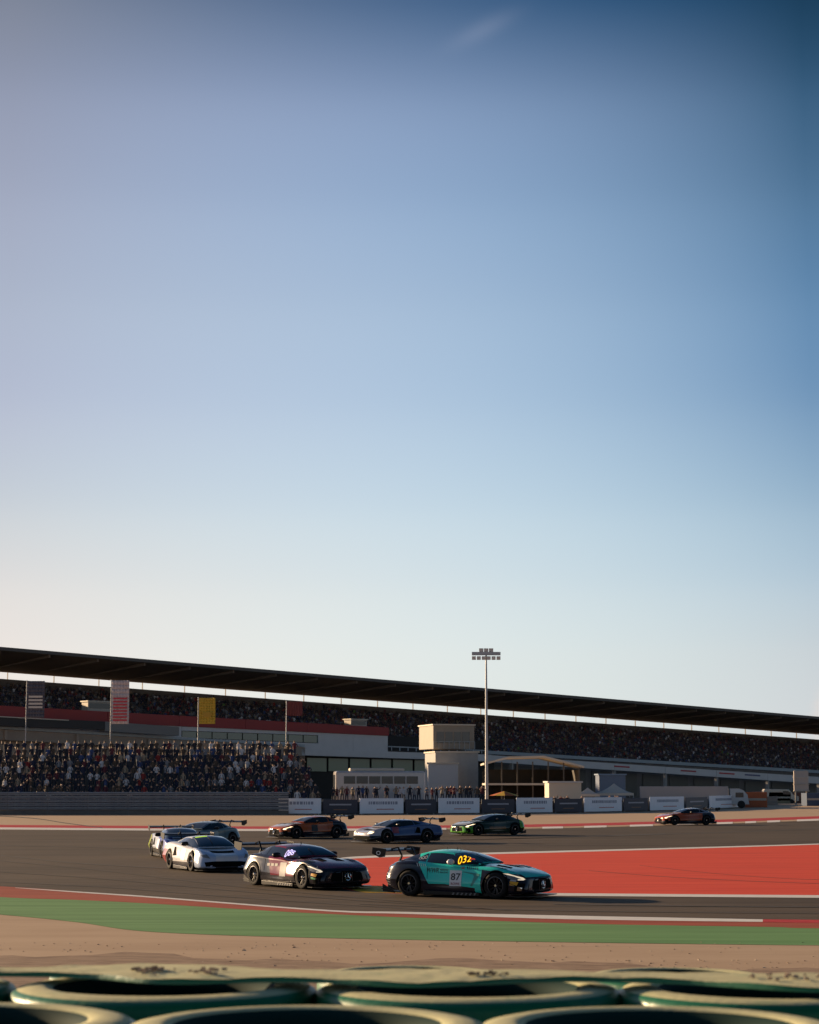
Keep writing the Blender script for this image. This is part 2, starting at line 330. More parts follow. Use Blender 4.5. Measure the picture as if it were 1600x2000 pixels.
# ------------------------------------------------------------------ tyre barrier
def dusty(name, base, dust, cover, rough=.45):
    m = bpy.data.materials.new(name); m.use_nodes = True; n = m.node_tree.nodes; l = m.node_tree.links; b = n['Principled BSDF']
    tc = n.new('ShaderNodeTexCoord'); nz = n.new('ShaderNodeTexNoise'); nz.inputs['Scale'].default_value = 7; nz.inputs['Detail'].default_value = 9; nz.inputs['Roughness'].default_value = .7; l.new(tc.outputs['Object'], nz.inputs[0])
    mr = n.new('ShaderNodeMapRange'); mr.inputs[1].default_value = .75 - cover; mr.inputs[2].default_value = 1.0 - cover; l.new(nz.outputs[0], mr.inputs[0])
    mx = n.new('ShaderNodeMix'); mx.data_type = 'RGBA'; mx.inputs[6].default_value = (*base, 1); mx.inputs[7].default_value = (*dust, 1); l.new(mr.outputs[0], mx.inputs[0]); l.new(mx.outputs[2], b.inputs['Base Color'])
    r2 = n.new('ShaderNodeMapRange'); r2.inputs[3].default_value = rough; r2.inputs[4].default_value = .9; l.new(mr.outputs[0], r2.inputs[0]); l.new(r2.outputs[0], b.inputs['Roughness'])
    n2 = n.new('ShaderNodeTexNoise'); n2.inputs['Scale'].default_value = 60; n2.inputs['Detail'].default_value = 5; l.new(tc.outputs['Object'], n2.inputs[0])
    bp = n.new('ShaderNodeBump'); bp.inputs['Strength'].default_value = .35; bp.inputs['Distance'].default_value = .004; l.new(n2.outputs[0], bp.inputs['Height']); l.new(bp.outputs[0], b.inputs['Normal'])
    return m
M_tp = dusty('tyre_green_paint', (0.008, 0.13, 0.055), (0.06, 0.19, 0.09), .16, .4)
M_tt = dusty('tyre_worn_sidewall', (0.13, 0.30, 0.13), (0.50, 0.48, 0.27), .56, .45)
M_tin = mat('tyre_inside_rubber', (0.004, 0.026, 0.022), .8, spec=.15)
prof = [(.222, .035), (.228, .012), (.245, .004), (.27, .012), (.300, .035), (.318, .06), (.327, .085), (.328, .186), (.324, .196), (.313, .203), (.290, .208), (.262, .210), (.238, .205), (.225, .188), (.221, .165), (.232, .14), (.285, .12), (.285, .09), (.232, .07)]
def tyre_mesh():
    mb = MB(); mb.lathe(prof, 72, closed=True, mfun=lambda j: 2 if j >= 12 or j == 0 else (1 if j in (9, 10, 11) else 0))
    me = mb.mesh('tyre', 60, [M_tp, M_tt, M_tin]); return me
def tyre_low():
    mb = MB(); mb.lathe(prof, 40, closed=True, mfun=lambda j: 2 if j >= 12 or j == 0 else 0)
    rnd = random.Random(2)
    return mb.mesh('tyre', 60, [M_tp, M_tt, M_tin])
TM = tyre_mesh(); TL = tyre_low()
fill = MB(); rnd = random.Random(9); k = 20
fill.v.append((0, 0, .19))
for r_, z_ in ((.08, .185), (.14, .178), (.2, .17)):
    for i in range(k): fill.v.append((r_ * math.cos(6.2832 * i / k), r_ * math.sin(6.2832 * i / k), z_ + rnd.uniform(-.014, .014)))
for i in range(k): fill.f.append((0, 1 + i, 1 + (i + 1) % k)); fill.m.append(0)
for q in range(2):
    for i in range(k): fill.f.append((1 + q * k + i, 1 + (q + 1) * k + i, 1 + (q + 1) * k + (i + 1) % k, 1 + q * k + (i + 1) % k)); fill.m.append(0)
FM = fill.mesh('gravel_fill'); FM.materials.append(M_gravel)
def stack(px, py, ztop, label, nt_=5, filled=False, sc_=1.05):
    p = G(px, py, ztop); z0 = ground_z(p.x, p.y)
    t = thing('tyre_stack', label, 'tyre stack', (p.x, p.y, z0), random.uniform(0, 6), 'green painted tyre stacks of the safety barrier')
    h = (ztop - z0) / nt_
    for i in range(nt_):
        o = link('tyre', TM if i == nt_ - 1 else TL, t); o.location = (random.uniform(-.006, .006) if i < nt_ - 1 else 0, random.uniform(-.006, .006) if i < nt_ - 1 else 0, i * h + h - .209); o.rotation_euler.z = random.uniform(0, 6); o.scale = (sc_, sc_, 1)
    if filled:
        f = link('gravel_fill', FM, t); f.location.z = ztop - z0 - .19; f.scale = (sc_, sc_, 1)
zt = CAM_H - .437
stack(-90, 1990, 2.563, 'green tyre stack cut by the lower left corner, cream-worn top with dark hole')
stack(600, 1996, 2.563, 'nearest green tyre stack at the bottom edge, left of the middle, wide cream rim')
stack(1290, 1998, 2.563, 'nearest green tyre stack at the bottom edge, right of the middle')
stack(1985, 2002, 2.563, 'green tyre stack just beyond the lower right corner')
for px, py, lb in ((-268, 1920, 'green tyre stack at the left edge in the second row'), (322, 1922, 'second-row green tyre stack at the left with a wide black hole and pale rim'),
               (914, 1924, 'second-row green tyre stack in the middle with a black hole'), (1506, 1927, 'second-row green tyre stack at the right with a black hole')):
    stack(px, py, 2.553, lb)
for px, py, lb in ((-245, 1907, 'green tyre stack at the left edge of the back row under the pale belt'), (278, 1908, 'back-row green tyre stack at the left under the pale belt'), (800, 1911, 'back-row green tyre stack in the middle under the pale belt'),
               (1322, 1915, 'back-row green tyre stack right of the middle under the pale belt'), (1845, 1919, 'back-row green tyre stack at the right edge under the pale belt')):
    stack(px, py - 12, 2.34, lb, filled=False, sc_=1.0)

# worn rubber belt laid over the back row
tb_ = catmull([(-300, 1888), (0, 1890), (175, 1885), (350, 1883), (600, 1894), (800, 1892), (925, 1892), (1200, 1898), (1400, 1899), (1600, 1901), (1900, 1903)], 10)
bb_ = catmull([(-300, 1896), (0, 1896), (175, 1900), (330, 1911), (575, 1907), (800, 1917), (950, 1912), (1120, 1906), (1330, 1911), (1600, 1926), (1900, 1922)], 10)
belt = thing('cover_belt', 'long worn green belt lying over the back row of tyres, its top bleached cream', 'belt', (0, 0, 0))
A_ = [G(x, y, 2.580) for x, y in tb_]; B_ = [G(x, y, 2.580) for x, y in bb_]; n = len(A_)
mb = MB(); NJ = 5; rnd = random.Random(4)
zz = [[2.580 + .0015 * math.sin(i * .8 + j * 1.7) + rnd.uniform(-.0006, .0006) for j in range(NJ + 1)] for i in range(n)]
for i in range(n):
    for j in range(NJ + 1):
        p = A_[i].lerp(B_[i], j / NJ); mb.v.append((p.x, p.y, zz[i][j] - (.002 if j == NJ else 0)))
for i in range(n - 1):
    for j in range(NJ): k = i * (NJ + 1) + j; mb.f.append((k, k + 1, k + NJ + 2, k + NJ + 1)); mb.m.append(0)
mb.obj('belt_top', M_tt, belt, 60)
mb = MB()
for i in range(n):
    mb.v += [(B_[i].x, B_[i].y, zz[i][NJ] - .002), (B_[i].x, B_[i].y - .003, zz[i][NJ] - .008), (B_[i].x, B_[i].y - .003, 2.567), (B_[i].x, B_[i].y + .05, 2.567), (A_[i].x, A_[i].y, 2.567), (A_[i].x, A_[i].y, zz[i][0])]
for i in range(n - 1):
    for j in range(5): k = i * 6 + j; mb.f.append((k, k + 1, k + 7, k + 6)); mb.m.append(0)
mb.obj('belt_edge', M_tp, belt, 40)
for (px, py, ry, lb) in ((290, 1892, .035, 'left'), (360, 1897, .09, 'left'), (950, 1901, .04, 'middle'), (1540, 1908, .07, 'right')):
    p = G(px, py, 2.585); mb = MB(); r0 = random.Random(px)
    for q in range(26):
        a = r0.uniform(0, 6.28); d = r0.random() ** .5 * ry; s = r0.uniform(.002, .006); x, y = p.x + d * 1.3 * math.cos(a), p.y + d * math.sin(a); z = 2.583
        mb.hexa([(x - s, y - s, z), (x + s, y - s * .7, z), (x + s * .8, y - s * .6, z + s), (x - s * .7, y - s * .8, z + s * 1.1)], (s * .3, 2 * s, 0))
    o = mb.obj('loose_gravel', mat('gravel_dark_tan', (.16, .11, .07), .9) if px in (290, 950) else mat('stone_tan', (0.38, 0.28, 0.2), .9)); props(o, {290: 'small dark clump of gravel on the pale belt at the left', 360: 'tan scatter of gravel on the pale belt at the left', 950: 'small dark clump of gravel on the pale belt in the middle', 1540: 'tan scatter of gravel on the pale belt at the right'}[px], 'gravel', kind='stuff')

# ------------------------------------------------------------------ straight-side frames
U = Vector((.768, .640, 0)).normalized(); Vv = Vector((-.640, .768, 0)).normalized(); GRADE = -.0337
def frame_pt(O, s, t, z): return O + U * s + Vv * t + Vector((0, 0, z + GRADE * s))
O_ST = Vector((-.2 * 360, 360, 0)); O_PT = Vector((-.2 * 300, 300, 0))
def plane_hit(O, px, py, t=0.0):
    d = ray(px, py); o = Vector((0, 0, CAM_H)); q = O + Vv * t
    k = (q - o).dot(Vv) / d.dot(Vv); return o + d * k
def strip(mb, O, x0, yt0, yb0, x1, yt1, yb1, t=0, thick=1.0, mi=0):
    q = [plane_hit(O, x0, yb0, t), plane_hit(O, x1, yb1, t), plane_hit(O, x1, yt1, t), plane_hit(O, x0, yt0, t)]
    mb.hexa(q, Vv * thick, mi)

# ------------------------------------------------------------------ grandstand
M_roof = mat('grandstand_soffit', (0.20, 0.16, 0.125), .8, noise=.15, nscale=.2)
M_rooftop = mat('roof_sheet', (0.30, 0.28, 0.26), .5, noise=.1, nscale=.3)
M_conc = mat('concrete', (0.30, 0.28, 0.26), .85, noise=.15, nscale=.6)
M_concd = mat('stained_concrete', (0.16, 0.14, 0.125), .9, noise=.2, nscale=.6)
M_fasc = mat('grey_fascia', (0.34, 0.38, 0.40), .6, noise=.08, nscale=.5)
def z_at(px, py, t):      # height (frame z at s) of a pixel on stand plane t
    p = plane_hit(O_ST, px, py, t); s = (p - O_ST).dot(U); return p.z - GRADE * s
zf = z_at(0, 1409, 0); zfb = z_at(0, 1417, 0); zroof = z_at(0, 1265, -1); zrb = z_at(0, 1312.5, 24); zwall = z_at(0, 1325.5, 24)
S0, S1 = -70, 330
gs = thing('grandstand', 'long roofed grandstand full of spectators, its dark canopy sloping down to the right', 'grandstand', tuple(frame_pt(O_ST, 0, 0, 0)))
def P(s, t, z): return frame_pt(O_ST, s, t, z) - O_ST
def gbox(mb, s0, s1, t0, t1, z0, z1, z0b=None, z1b=None, mi=0):  # prism along s; z at t0 and t1
    z0b = z0 if z0b is None else z0b; z1b = z1 if z1b is None else z1b
    mb.hexa([P(s0, t0, z0), P(s0, t1, z0b), P(s0, t1, z1b), P(s0, t0, z1)], P(s1, 0, 0) - P(s0, 0, 0), mi)
# canopy as 10 m roof panels
for i in range(40):
    mb = MB(); a = S0 + i * 10
    gbox(mb, a + .03, a + 9.97, -1, 24, zroof - .35, zroof, zrb, zrb + .5)
    o = mb.obj('roof_panel', [M_roof], gs)
mb = MB(); gbox(mb, S0, S1, -1.25, -1.003, zroof - .45, zroof + .15); mb.obj('roof_fascia', mat('roof_edge', (.09, .08, .07), .6), gs)
mb = MB()
for i in range(41): a = S0 + i * 10; gbox(mb, a - .15, a + .15, 0, 23.9, zroof - .95, zroof - .40, zrb + .0, zrb + .3)
mb.obj('roof_girder', M_roof, gs)['kind'] = 'stuff'
for i in range(40):
    mb = MB(); a = S0 + i * 10 + 5; gbox(mb, a - .03, a + .03, 24.2, 24.5, zwall - 1, zrb + .1); mb.obj('roof_column', M_conc, gs)
mb = MB(); gbox(mb, S0, S1, 24, 24.18, zfb - 14, zwall); mb.obj('back_wall', M_concd, gs)
mb = MB(); NR = 24; rowd = 24.0 / NR; rowh = (zwall - 1.3 - zf + .6) / NR
for r_ in range(NR): gbox(mb, S0, S1, .3 + r_ * rowd, 24, zf - .9 + r_ * rowh - .3, zf - .9 + r_ * rowh)
mb.obj('terrace_step', M_concd, gs)['kind'] = 'stuff'
mb = MB(); gbox(mb, S0, S1, 0, .28, zfb, zf); mb.obj('front_parapet', M_fasc, gs)
mb = MB(); gbox(mb, S0, S1, .5, .8, zfb - 16, zfb - .01); mb.obj('front_wall', M_concd, gs)
# stairways down the stand
mb = MB()
for i in range(16):
    a = S0 + 8 + i * 25; gbox(mb, a, a + 1.2, .32, 23.9, zf - .86, zf - .80, zwall - 1.5, zwall - 1.45)
mb.obj('stairway', mat('stair_concrete', (.22, .20, .185), .9), gs)['kind'] = 'stuff'
def seats():
    mb = MB(); sv = P(1, 0, 0) - P(0, 0, 0)
    for r_ in range(NR):
        z = zf - .9 + r_ * rowh; t = .3 + r_ * rowd + .55
        s = S0 + 1
        while s < S1 - 6:
            gbox(mb, s, s + 4.6, t, t + .4, z + .36, z + .42, z + .36, z + .42, mi=0); gbox(mb, s, s + 4.6, t + .38, t + .43, z + .42, z + .72, mi=0); s += 5.0
    o = mb.obj('seat_row', [mat('seat_plastic', (.10, .09, .10), .6)], gs); o['kind'] = 'stuff'
seats()
CL = [('dark', (.03, .03, .04)), ('brown', (.10, .07, .05)), ('white', (.62, .60, .62)), ('grey', (.22, .22, .24)), ('blue', (.05, .08, .2)), ('red', (.3, .035, .03)), ('maroon', (.13, .03, .04)), ('navy', (.02, .025, .06)), ('tan', (.32, .25, .18)), ('green', (.14, .28, .06))]
CM = {n_: mat('cloth_' + n_, c, .9) for n_, c in CL}; M_skin = mat('skin', (.42, .25, .17), .6); M_hair = mat('hair', (.05, .03, .02), .8); M_denim = mat('trousers_dark', (.04, .045, .07), .9)
def tiny_person(mb, p, ux, h, mi, seated, rnd):
    # a low person: hips, chest, shoulders, head, arms and legs as tapered tubes
    fx = Vv * -1; up = Vector((0, 0, 1)); w_ = .22
    def ring(c, a, b, n=5): return [c + ux * (a * math.cos(t)) + fx * (b * math.sin(t)) for t in (2 * math.pi * k / n for k in range(n))]
    if seated:
        hip = p + up * .5; lv = [(p + fx * .45, .08, .08), (hip + fx * .35, .15, .1)]
        rings = [ring(hip + fx * .45 - up * .45, .16, .06), ring(hip + fx * .42, .19, .09), ring(hip, .2, .14), ring(hip + up * .3, .2, .12), ring(hip + up * .52, .22, .11), ring(hip + up * .58, .07, .07), ring(hip + up * .66, .09, .1), ring(hip + up * .8, .06, .08)]
        ms = [1, 1, 0, 0, 0, 2, 3]
    else:
        rings = [ring(p, .13, .08), ring(p + up * .45 * h, .15, .09), ring(p + up * .85 * h, .18, .12), ring(p + up * 1.15 * h, .2, .12), ring(p + up * 1.42 * h, .23, .11), ring(p + up * 1.5 * h, .07, .07), ring(p + up * 1.6 * h, .09, .1), ring(p + up * 1.74 * h, .05, .07)]
        ms = [1, 1, 0, 0, 0, 2, 3]
    b = len(mb.v); n = 5
    for r_ in rings: mb.v += [tuple(q) for q in r_]
    for j, mm in enumerate(ms):
        for k in range(n): mb.f.append((b + j * n + k, b + j * n + (k + 1) % n, b + (j + 1) * n + (k + 1) % n, b + (j + 1) * n + k)); mb.m.append({0: mi, 1: 11, 2: 10, 3: 12}[mm])
    mb.f.append(tuple(b + 7 * n + k for k in range(n))); mb.m.append(12)
    for sgn in (-1, 1):
        sh = rings[4][0] if sgn > 0 else rings[4][2]; sh = p + up * ((.5 + .5) if seated else 1.38 * h) + ux * sgn * .22
        a = rnd.random(); el_ = sh - up * .3 + ux * sgn * .06 + fx * (.05 + .1 * a); hd = el_ + fx * .22 + up * (.1 if a > .3 else -.12)
        if a > .93: el_ = sh + up * .12 + ux * sgn * .2; hd = el_ + up * .28
        mb.tube(sh, el_, .05, 3, .04, mi, False); mb.tube(el_, hd, .04, 3, .03, 10, False)
PEOPLE_MATS = [CM[n_] for n_, _ in CL] + [M_skin, M_denim, M_hair]
def wpick(rnd, light=1.0):
    return rnd.choices(range(10), weights=[7, 4, 1.1 * light, 1.8, 1.0, .7, 1.8, 3.4, 1.2, .1])[0]
def stand_crowd():
    mb = MB(); rnd = random.Random(11)
    for r_ in range(NR):
        z = zf - .9 + r_ * rowh; t = .3 + r_ * rowd + .5; s = -12.0
        while s < 262:
            s += .62 * rnd.uniform(.85, 1.25)
            if rnd.random() < .22: continue
            if ((s - S0 - 8) % 25) < 1.3: continue
            tiny_person(mb, P(s, t, z), U, rnd.uniform(.92, 1.05), wpick(rnd, .55), rnd.random() < .9, rnd)
    me = mb.mesh('grandstand_crowd', None, PEOPLE_MATS, fix=False)
    o = link('grandstand_crowd', me); o.location = O_ST
    props(o, 'dense mass of seated spectators filling the grandstand under the dark canopy', 'crowd', kind='stuff')
stand_crowd()
# hospitality blocks among the seats
for px, py, w_, h_, lb in ((190, 1380, 5, 1.6, 'small pale commentary box among the seats at the left of the grandstand'), (695, 1412, 4, 1.2, 'small cream flat-roofed booth above the end of the red parapet'), (870, 1399, 3, 1.2, 'low white camera booth in the grandstand seats above the beige tower box')):
    if px == 870: continue
    p = plane_hit(O_ST, px, py, -3); t = thing('booth', lb, 'booth', tuple(p), math.atan2(U.y, U.x))
    mb = MB(); mb.box(-w_ / 2, w_ / 2, -1, 1.2, -3.5, h_ / 2); mb.obj('cabin', mat('pale_panel', (.42, .36, .30), .6), t)
    mb = MB(); mb.box(-w_ / 2 - .2, w_ / 2 + .2, -1.3, 1.4, h_ / 2 + .003, h_ / 2 + .18); mb.obj('roof', mat('cream_panel', (.6, .52, .42), .5), t)
    mb = MB(); mb.box(-w_ / 2 + .3, w_ / 2 - .3, -1.04, -1.003, -.4, h_ / 2 - .25); mb.obj('window', mat('dark_window', (.02, .025, .03), .1), t)

# ------------------------------------------------------------------ pit building
M_redbd = mat('red_parapet', (.30, .028, .026), .6, noise=.08, nscale=.4)
M_wht = mat('white_cladding', (.56, .54, .53), .55, noise=.06, nscale=.4)
M_beige = mat('beige_wall', (.30, .245, .20), .8, noise=.1, nscale=.5)
M_dk = mat('dark_void', (.02, .018, .016), .8)
M_glg = mat('green_glass', (.035, .085, .06), .12, spec=.8)
M_dkroof = mat('dark_roof', (.035, .033, .032), .7)
pb = thing('pit_building', 'long white pit building with a red parapet running in front of the grandstand at left', 'building', (0, 0, 0))
def pstrip(name, m, x0, yt0, yb0, x1, yt1, yb1, t=0, thick=1.0, parent=None):
    mb = MB(); strip(mb, O_PT, x0, yt0, yb0, x1, yt1, yb1, t, thick); return mb.obj(name, m, parent or pb)
edge = [-90, 60, 210, 350, 480, 600, 760]
ln = lambda a, b, x: a + (b - a) * x / 760.0
for a, b in zip(edge[:-1], edge[1:]):
    pstrip('parapet_panel', M_redbd, a + .3, ln(1378, 1421, a), ln(1402, 1437, a), b - .3, ln(1378, 1421, b), ln(1402, 1437, b), -.3, .5)
ed2 = [-90, 0, 90, 180, 270, 355]
for a, b in zip(ed2[:-1], ed2[1:]):
    pstrip('wall_panel', M_wht, a, ln(1402, 1437, a) + .4, ln(1422, 1466, a), b - .4, ln(1402, 1437, b) + .4, ln(1422, 1466, b), 0, 6)
pstrip('wall_panel', M_wht, 355, 1419, 1427, 622, 1431, 1436, 0, 6)
pstrip('wall_panel', M_wht, 355, 1441, 1446, 622, 1452, 1472, 0, 6)
pstrip('window_recess', M_dk, 355, 1427, 1441, 622, 1436, 1452, .5, 3)
k = 9
for i in range(k):
    a = 355 + 267 * i / k + 1; b = 355 + 267 * (i + 1) / k - 1; f = lambda x, p, q: p + (q - p) * (x - 355) / 267
    pstrip('window', M_glg, a, f(a, 1428, 1437), f(a, 1440, 1451), b, f(b, 1428, 1437), f(b, 1440, 1451), .2, .1)
for a, b in ((622, 690), (690, 758)):
    pstrip('wall_panel', M_wht, a, ln(1402, 1437, a) + .4, 1473 + (a - 622) * .045, b - .4, ln(1402, 1437, b) + .4, 1473 + (b - 622) * .045, 0, 6)
pstrip('ledge', M_fasc, -60, 1415, 1420, 596, 1454, 1459, -1.2, 1.1)
pstrip('deck_slab', M_wht, 590, 1463, 1475, 960, 1474, 1487, -1.0, 8)
pstrip('balcony_wall', M_dk, 758.5, 1437, 1466, 950, 1447, 1474, 5, 1)
pstrip('balcony_rail', M_fasc, 759, 1457, 1459, 950, 1465, 1467, -.6, .1)
for i in range(12):
    x = 765 + i * 16; pstrip('railing_post', M_fasc, x, 1457 + i * .66, 1466 + i * .5, x + 1, 1457 + i * .66, 1466 + i * .5, -.6, .1)
pstrip('beige_wall', M_beige, -90, 1420, 1440, 596, 1459.5, 1477, -1.0, 5)
pstrip('lower_wall', M_beige, -90, 1440, 1530, 596, 1477, 1560, 1, 4)
pstrip('shopfront_recess', M_dk, 597, 1475, 1560, 965, 1487, 1560, 2, 3)
for i in range(6):
    a = 600 + i * 42; pstrip('shopfront_glass', mat('pale_green_glass', (.12, .19, .13), .15), a, 1480 + i * .9, 1506, a + 38, 1481 + i * .9, 1507, 1.6, .1)
for i in range(5):
    a = 140 * i + 10; pstrip('buttress', mat('beige_rib', (.34, .28, .23), .8), a, 1424.5 + a * .066, 1444 + a * .064, a + 5, 1424.8 + a * .066, 1444.3 + a * .064, -1.4, .39)
# dark roofed wing at far left
dw = thing('dark_annex', 'dark flat block with pale top edge before the red parapet at left', 'building', (0, 0, 0))
pstrip('wall', M_dkroof, -90, 1396, 1414, 205, 1409, 1425, -3.2, 2.0, dw)
pstrip('roof_edge', mat('cream_panel', (.6, .52, .42), .5), -90, 1394, 1395.8, 135, 1406, 1407.6, -3.4, 2.3, dw)
pstrip('wall_end', mat('grey_wall', (.20, .19, .18), .7), 205.5, 1409, 1428, 350, 1420, 1437, -3.0, 1.6, dw)

# the lower line of pit garages to the right
pg = thing('pit_garages', 'low pit lane garages with a long white fascia under the right half of the grandstand', 'building', (0, 0, 0))
l2 = lambda x, p, q: p + (q - p) * (x - 1139) / 461.0
for i in range(9):
    a = 900 + i * 100; b = a + 99.4
    pstrip('fascia_panel', M_wht, a, l2(a, 1487, 1517.5), l2(a, 1500, 1530.6), b, l2(b, 1487, 1517.5), l2(b, 1500, 1530.6), 0, 1, pg)
    pstrip('garage_wall', M_concd, a, l2(a, 1500.3, 1530.9), 1556, b, l2(b, 1500.3, 1530.9), 1556, 5, .5, pg)
    for q in range(2):
        c = a + 8 + q * 48; pstrip('garage_door', mat('garage_shutter', (.07, .065, .05), .5), c, l2(c, 1504, 1533.5), 1554, c + 36, l2(c + 36, 1504, 1533.5), 1554, 4.8, .1, pg)
    pstrip('pillar', M_conc, a, l2(a, 1500.3, 1531), 1556, a + 3, l2(a + 3, 1500.3, 1531), 1556, .2, .6, pg)
for x, c in ((1200, (.4, .05, .06)), (1330, (.35, .06, .06)), (1405, (.45, .06, .06)), (1455, (.12, .12, .2))):
    mbp = pstrip('printed_band', mat('print_%d' % x, c, .6), x, l2(x, 1491, 1521), l2(x, 1494, 1524), x + 30, l2(x + 30, 1491, 1521), l2(x + 30, 1494, 1524), -.05, .04, pg)

# generic box buildings and vehicles placed by ground distance
def local_box(name, label, cat, px0, px1, pyt, pyb, Y, depth, m, rz=0, roof=None, extra=None, z_to_ground=False):
    a = AT(px0, pyb, Y); b = AT(px1, pyt, Y); w_ = b.x - a.x; h = b.z - a.z
    z0 = 0 if z_to_ground else a.z
    t = thing(name, label, cat, ((a.x + b.x) / 2, Y, z0), rz); h = b.z - z0
    mb = MB(); mb.box(-w_ / 2, w_ / 2, 0, depth, 0, h); bevel_obj(mb.obj('body', m, t), .04)
    if roof:
        mb = MB(); mb.box(-w_ / 2 - .15, w_ / 2 + .15, -.25, depth + .2, h + .003, h + .2); mb.obj('roof', roof, t)
    if extra: extra(t, w_, h, depth)
    return t
M_cream = mat('cream_panel', (.6, .52, .42), .5); M_dwin = mat('dark_window', (.02, .025, .03), .1)
# control tower: beige box on a white base
def tower_extra(t, w_, h, d):
    for i in range(4):
        mb = MB(); x = -w_ / 2 + .5 + i * (w_ - 1) / 4; mb.box(x, x + (w_ - 1) / 4 - .18, -.05, -.003, h - 2.5, h - .9); mb.obj('window', mat('dim_window', (.10, .095, .085), .2), t)
    mb = MB()
    for i in range(9): x = -w_ / 2 + i * w_ / 8; mb.box(x - .03, x + .03, -.25, -.19, -.0, 1.0)
    mb.box(-w_ / 2, w_ / 2, -.26, -.18, 1.0, 1.06); mb.obj('railing', M_fasc, t)
local_box('control_tower', 'beige box tower room with a sunlit left side rising in front of the grandstand seats', 'tower', 845, 928, 1417, 1463, 290, 8, mat('beige_cladding', (.30, .25, .195), .6, noise=.1, nscale=1), rz=R(14), roof=M_cream, extra=tower_extra)
local_box('white_platform', 'white block under the beige tower room with a pale slab edge', 'building', 850, 935, 1470, 1530, 286, 8, mat('grey_render', (.33, .32, .31), .7, noise=.12, nscale=1), rz=R(10), roof=M_cream, z_to_ground=True)
local_box('white_box_cabin', 'small white cabin with a cream roof to the left under the tower', 'cabin', 836, 895, 1492, 1512, 280, 4, mat('white_clad2', (.5, .5, .52), .5), roof=M_cream, z_to_ground=True)
# awning hall
def hall(px0, px1, pyt, pyb, Y, depth):
    a = AT(px0, pyt, Y); b = AT(px1, pyt, Y); w_ = b.x - a.x; h = a.z
    t = thing('awning_hall', 'dark open-fronted hospitality hall with a cream roof edge right of the white tower base', 'hall', ((a.x + b.x) / 2, Y, 0))
    mb = MB()
    prof_ = [(-w_ / 2, h - .9), (-w_ * .25, h - .1), (w_ * .1, h), (w_ / 2, h - 1.3)]
    for (x0, z0), (x1, z1) in zip(prof_[:-1], prof_[1:]): mb.hexa([(x0, -1, z0), (x1, -1, z1), (x1, -1, z1 + .25), (x0, -1, z0 + .25)], (0, depth + 1, 0))
    mb.obj('roof', M_cream, t)
    mb = MB(); mb.box(-w_ / 2 + .3, w_ / 2 - .3, depth - .2, depth - .05, 0, h - 1.4); mb.obj('back_wall', M_dk, t)
    mb = MB(); mb.box(w_ / 2 - .6, w_ / 2 - .45, 0, depth - .3, 0, h - 1.5); mb.obj('side_wall', mat('brown_wall', (.05, .04, .03), .8), t)
    mb = MB(); mb.box(-w_ / 2 + .2, w_ * .28, -.6, depth - .3, 2.9, 3.15); mb.obj('floor_slab', M_cream, t)
    for i in range(7):
        x = -w_ / 2 + .3 + i * (w_ - .9) / 6; mb = MB(); mb.box(x - .08, x + .08, -.4, -.24, 0, h - 1.25 if i in (0, 6) else h - .5); mb.obj('post', mat('brown_post', (.10, .08, .06), .6), t)
hall(945, 1140, 1480, 1558, 262, 12)
# coach
def coach(px0, px1, pyt, pyb, Y):
    a = AT(px0, pyb, Y); b = AT(px1, pyt, Y); w_ = b.x - a.x; h = b.z
    t = thing('white_coach', 'long pale team coach parked behind the banners, its left end catching the sun', 'coach', ((a.x + b.x) / 2, Y, 0), R(8))
    mb = MB(); mb.box(-w_ / 2, w_ / 2, 0, 2.5, .45, h); bevel_obj(mb.obj('body', mat('coach_paint', (.50, .47, .47), .25, coat=.5), t), .22, 4)
    for i in range(6):
        x = -w_ / 2 + .9 + i * (w_ - 1.6) / 6; mb = MB(); mb.box(x, x + (w_ - 1.6) / 6 - .12, -.03, -.003, h - 1.35, h - .55); mb.obj('window', M_dwin, t)
    mb = MB(); mb.box(-w_ / 2 - .03, -w_ / 2 + .02, .25, 2.25, 1.1, h - .4); mb.obj('windscreen', mat('chrome_glass', (.4, .4, .4), .12, metal=.9), t)
    mb = MB(); mb.box(-w_ / 2 + 1.6, w_ / 2 - 2.2, .5, 2.0, h + .003, h + .32); bevel_obj(mb.obj('roof_unit', M_cream, t), .1)
    for x in (-w_ / 2 + 1.8, w_ / 2 - 2.4):
        mb = MB(); mb.lathe([(.02, -.08), (.3, -.08), (.48, -.05), (.5, .05), (.48, .16), (.02, .16)], 20, 'y', (x, .05, .5)); mb.obj('wheel', mat('tyre_black', (.015, .015, .015), .8), t, 40)
coach(655, 832, 1506, 1560, 222)
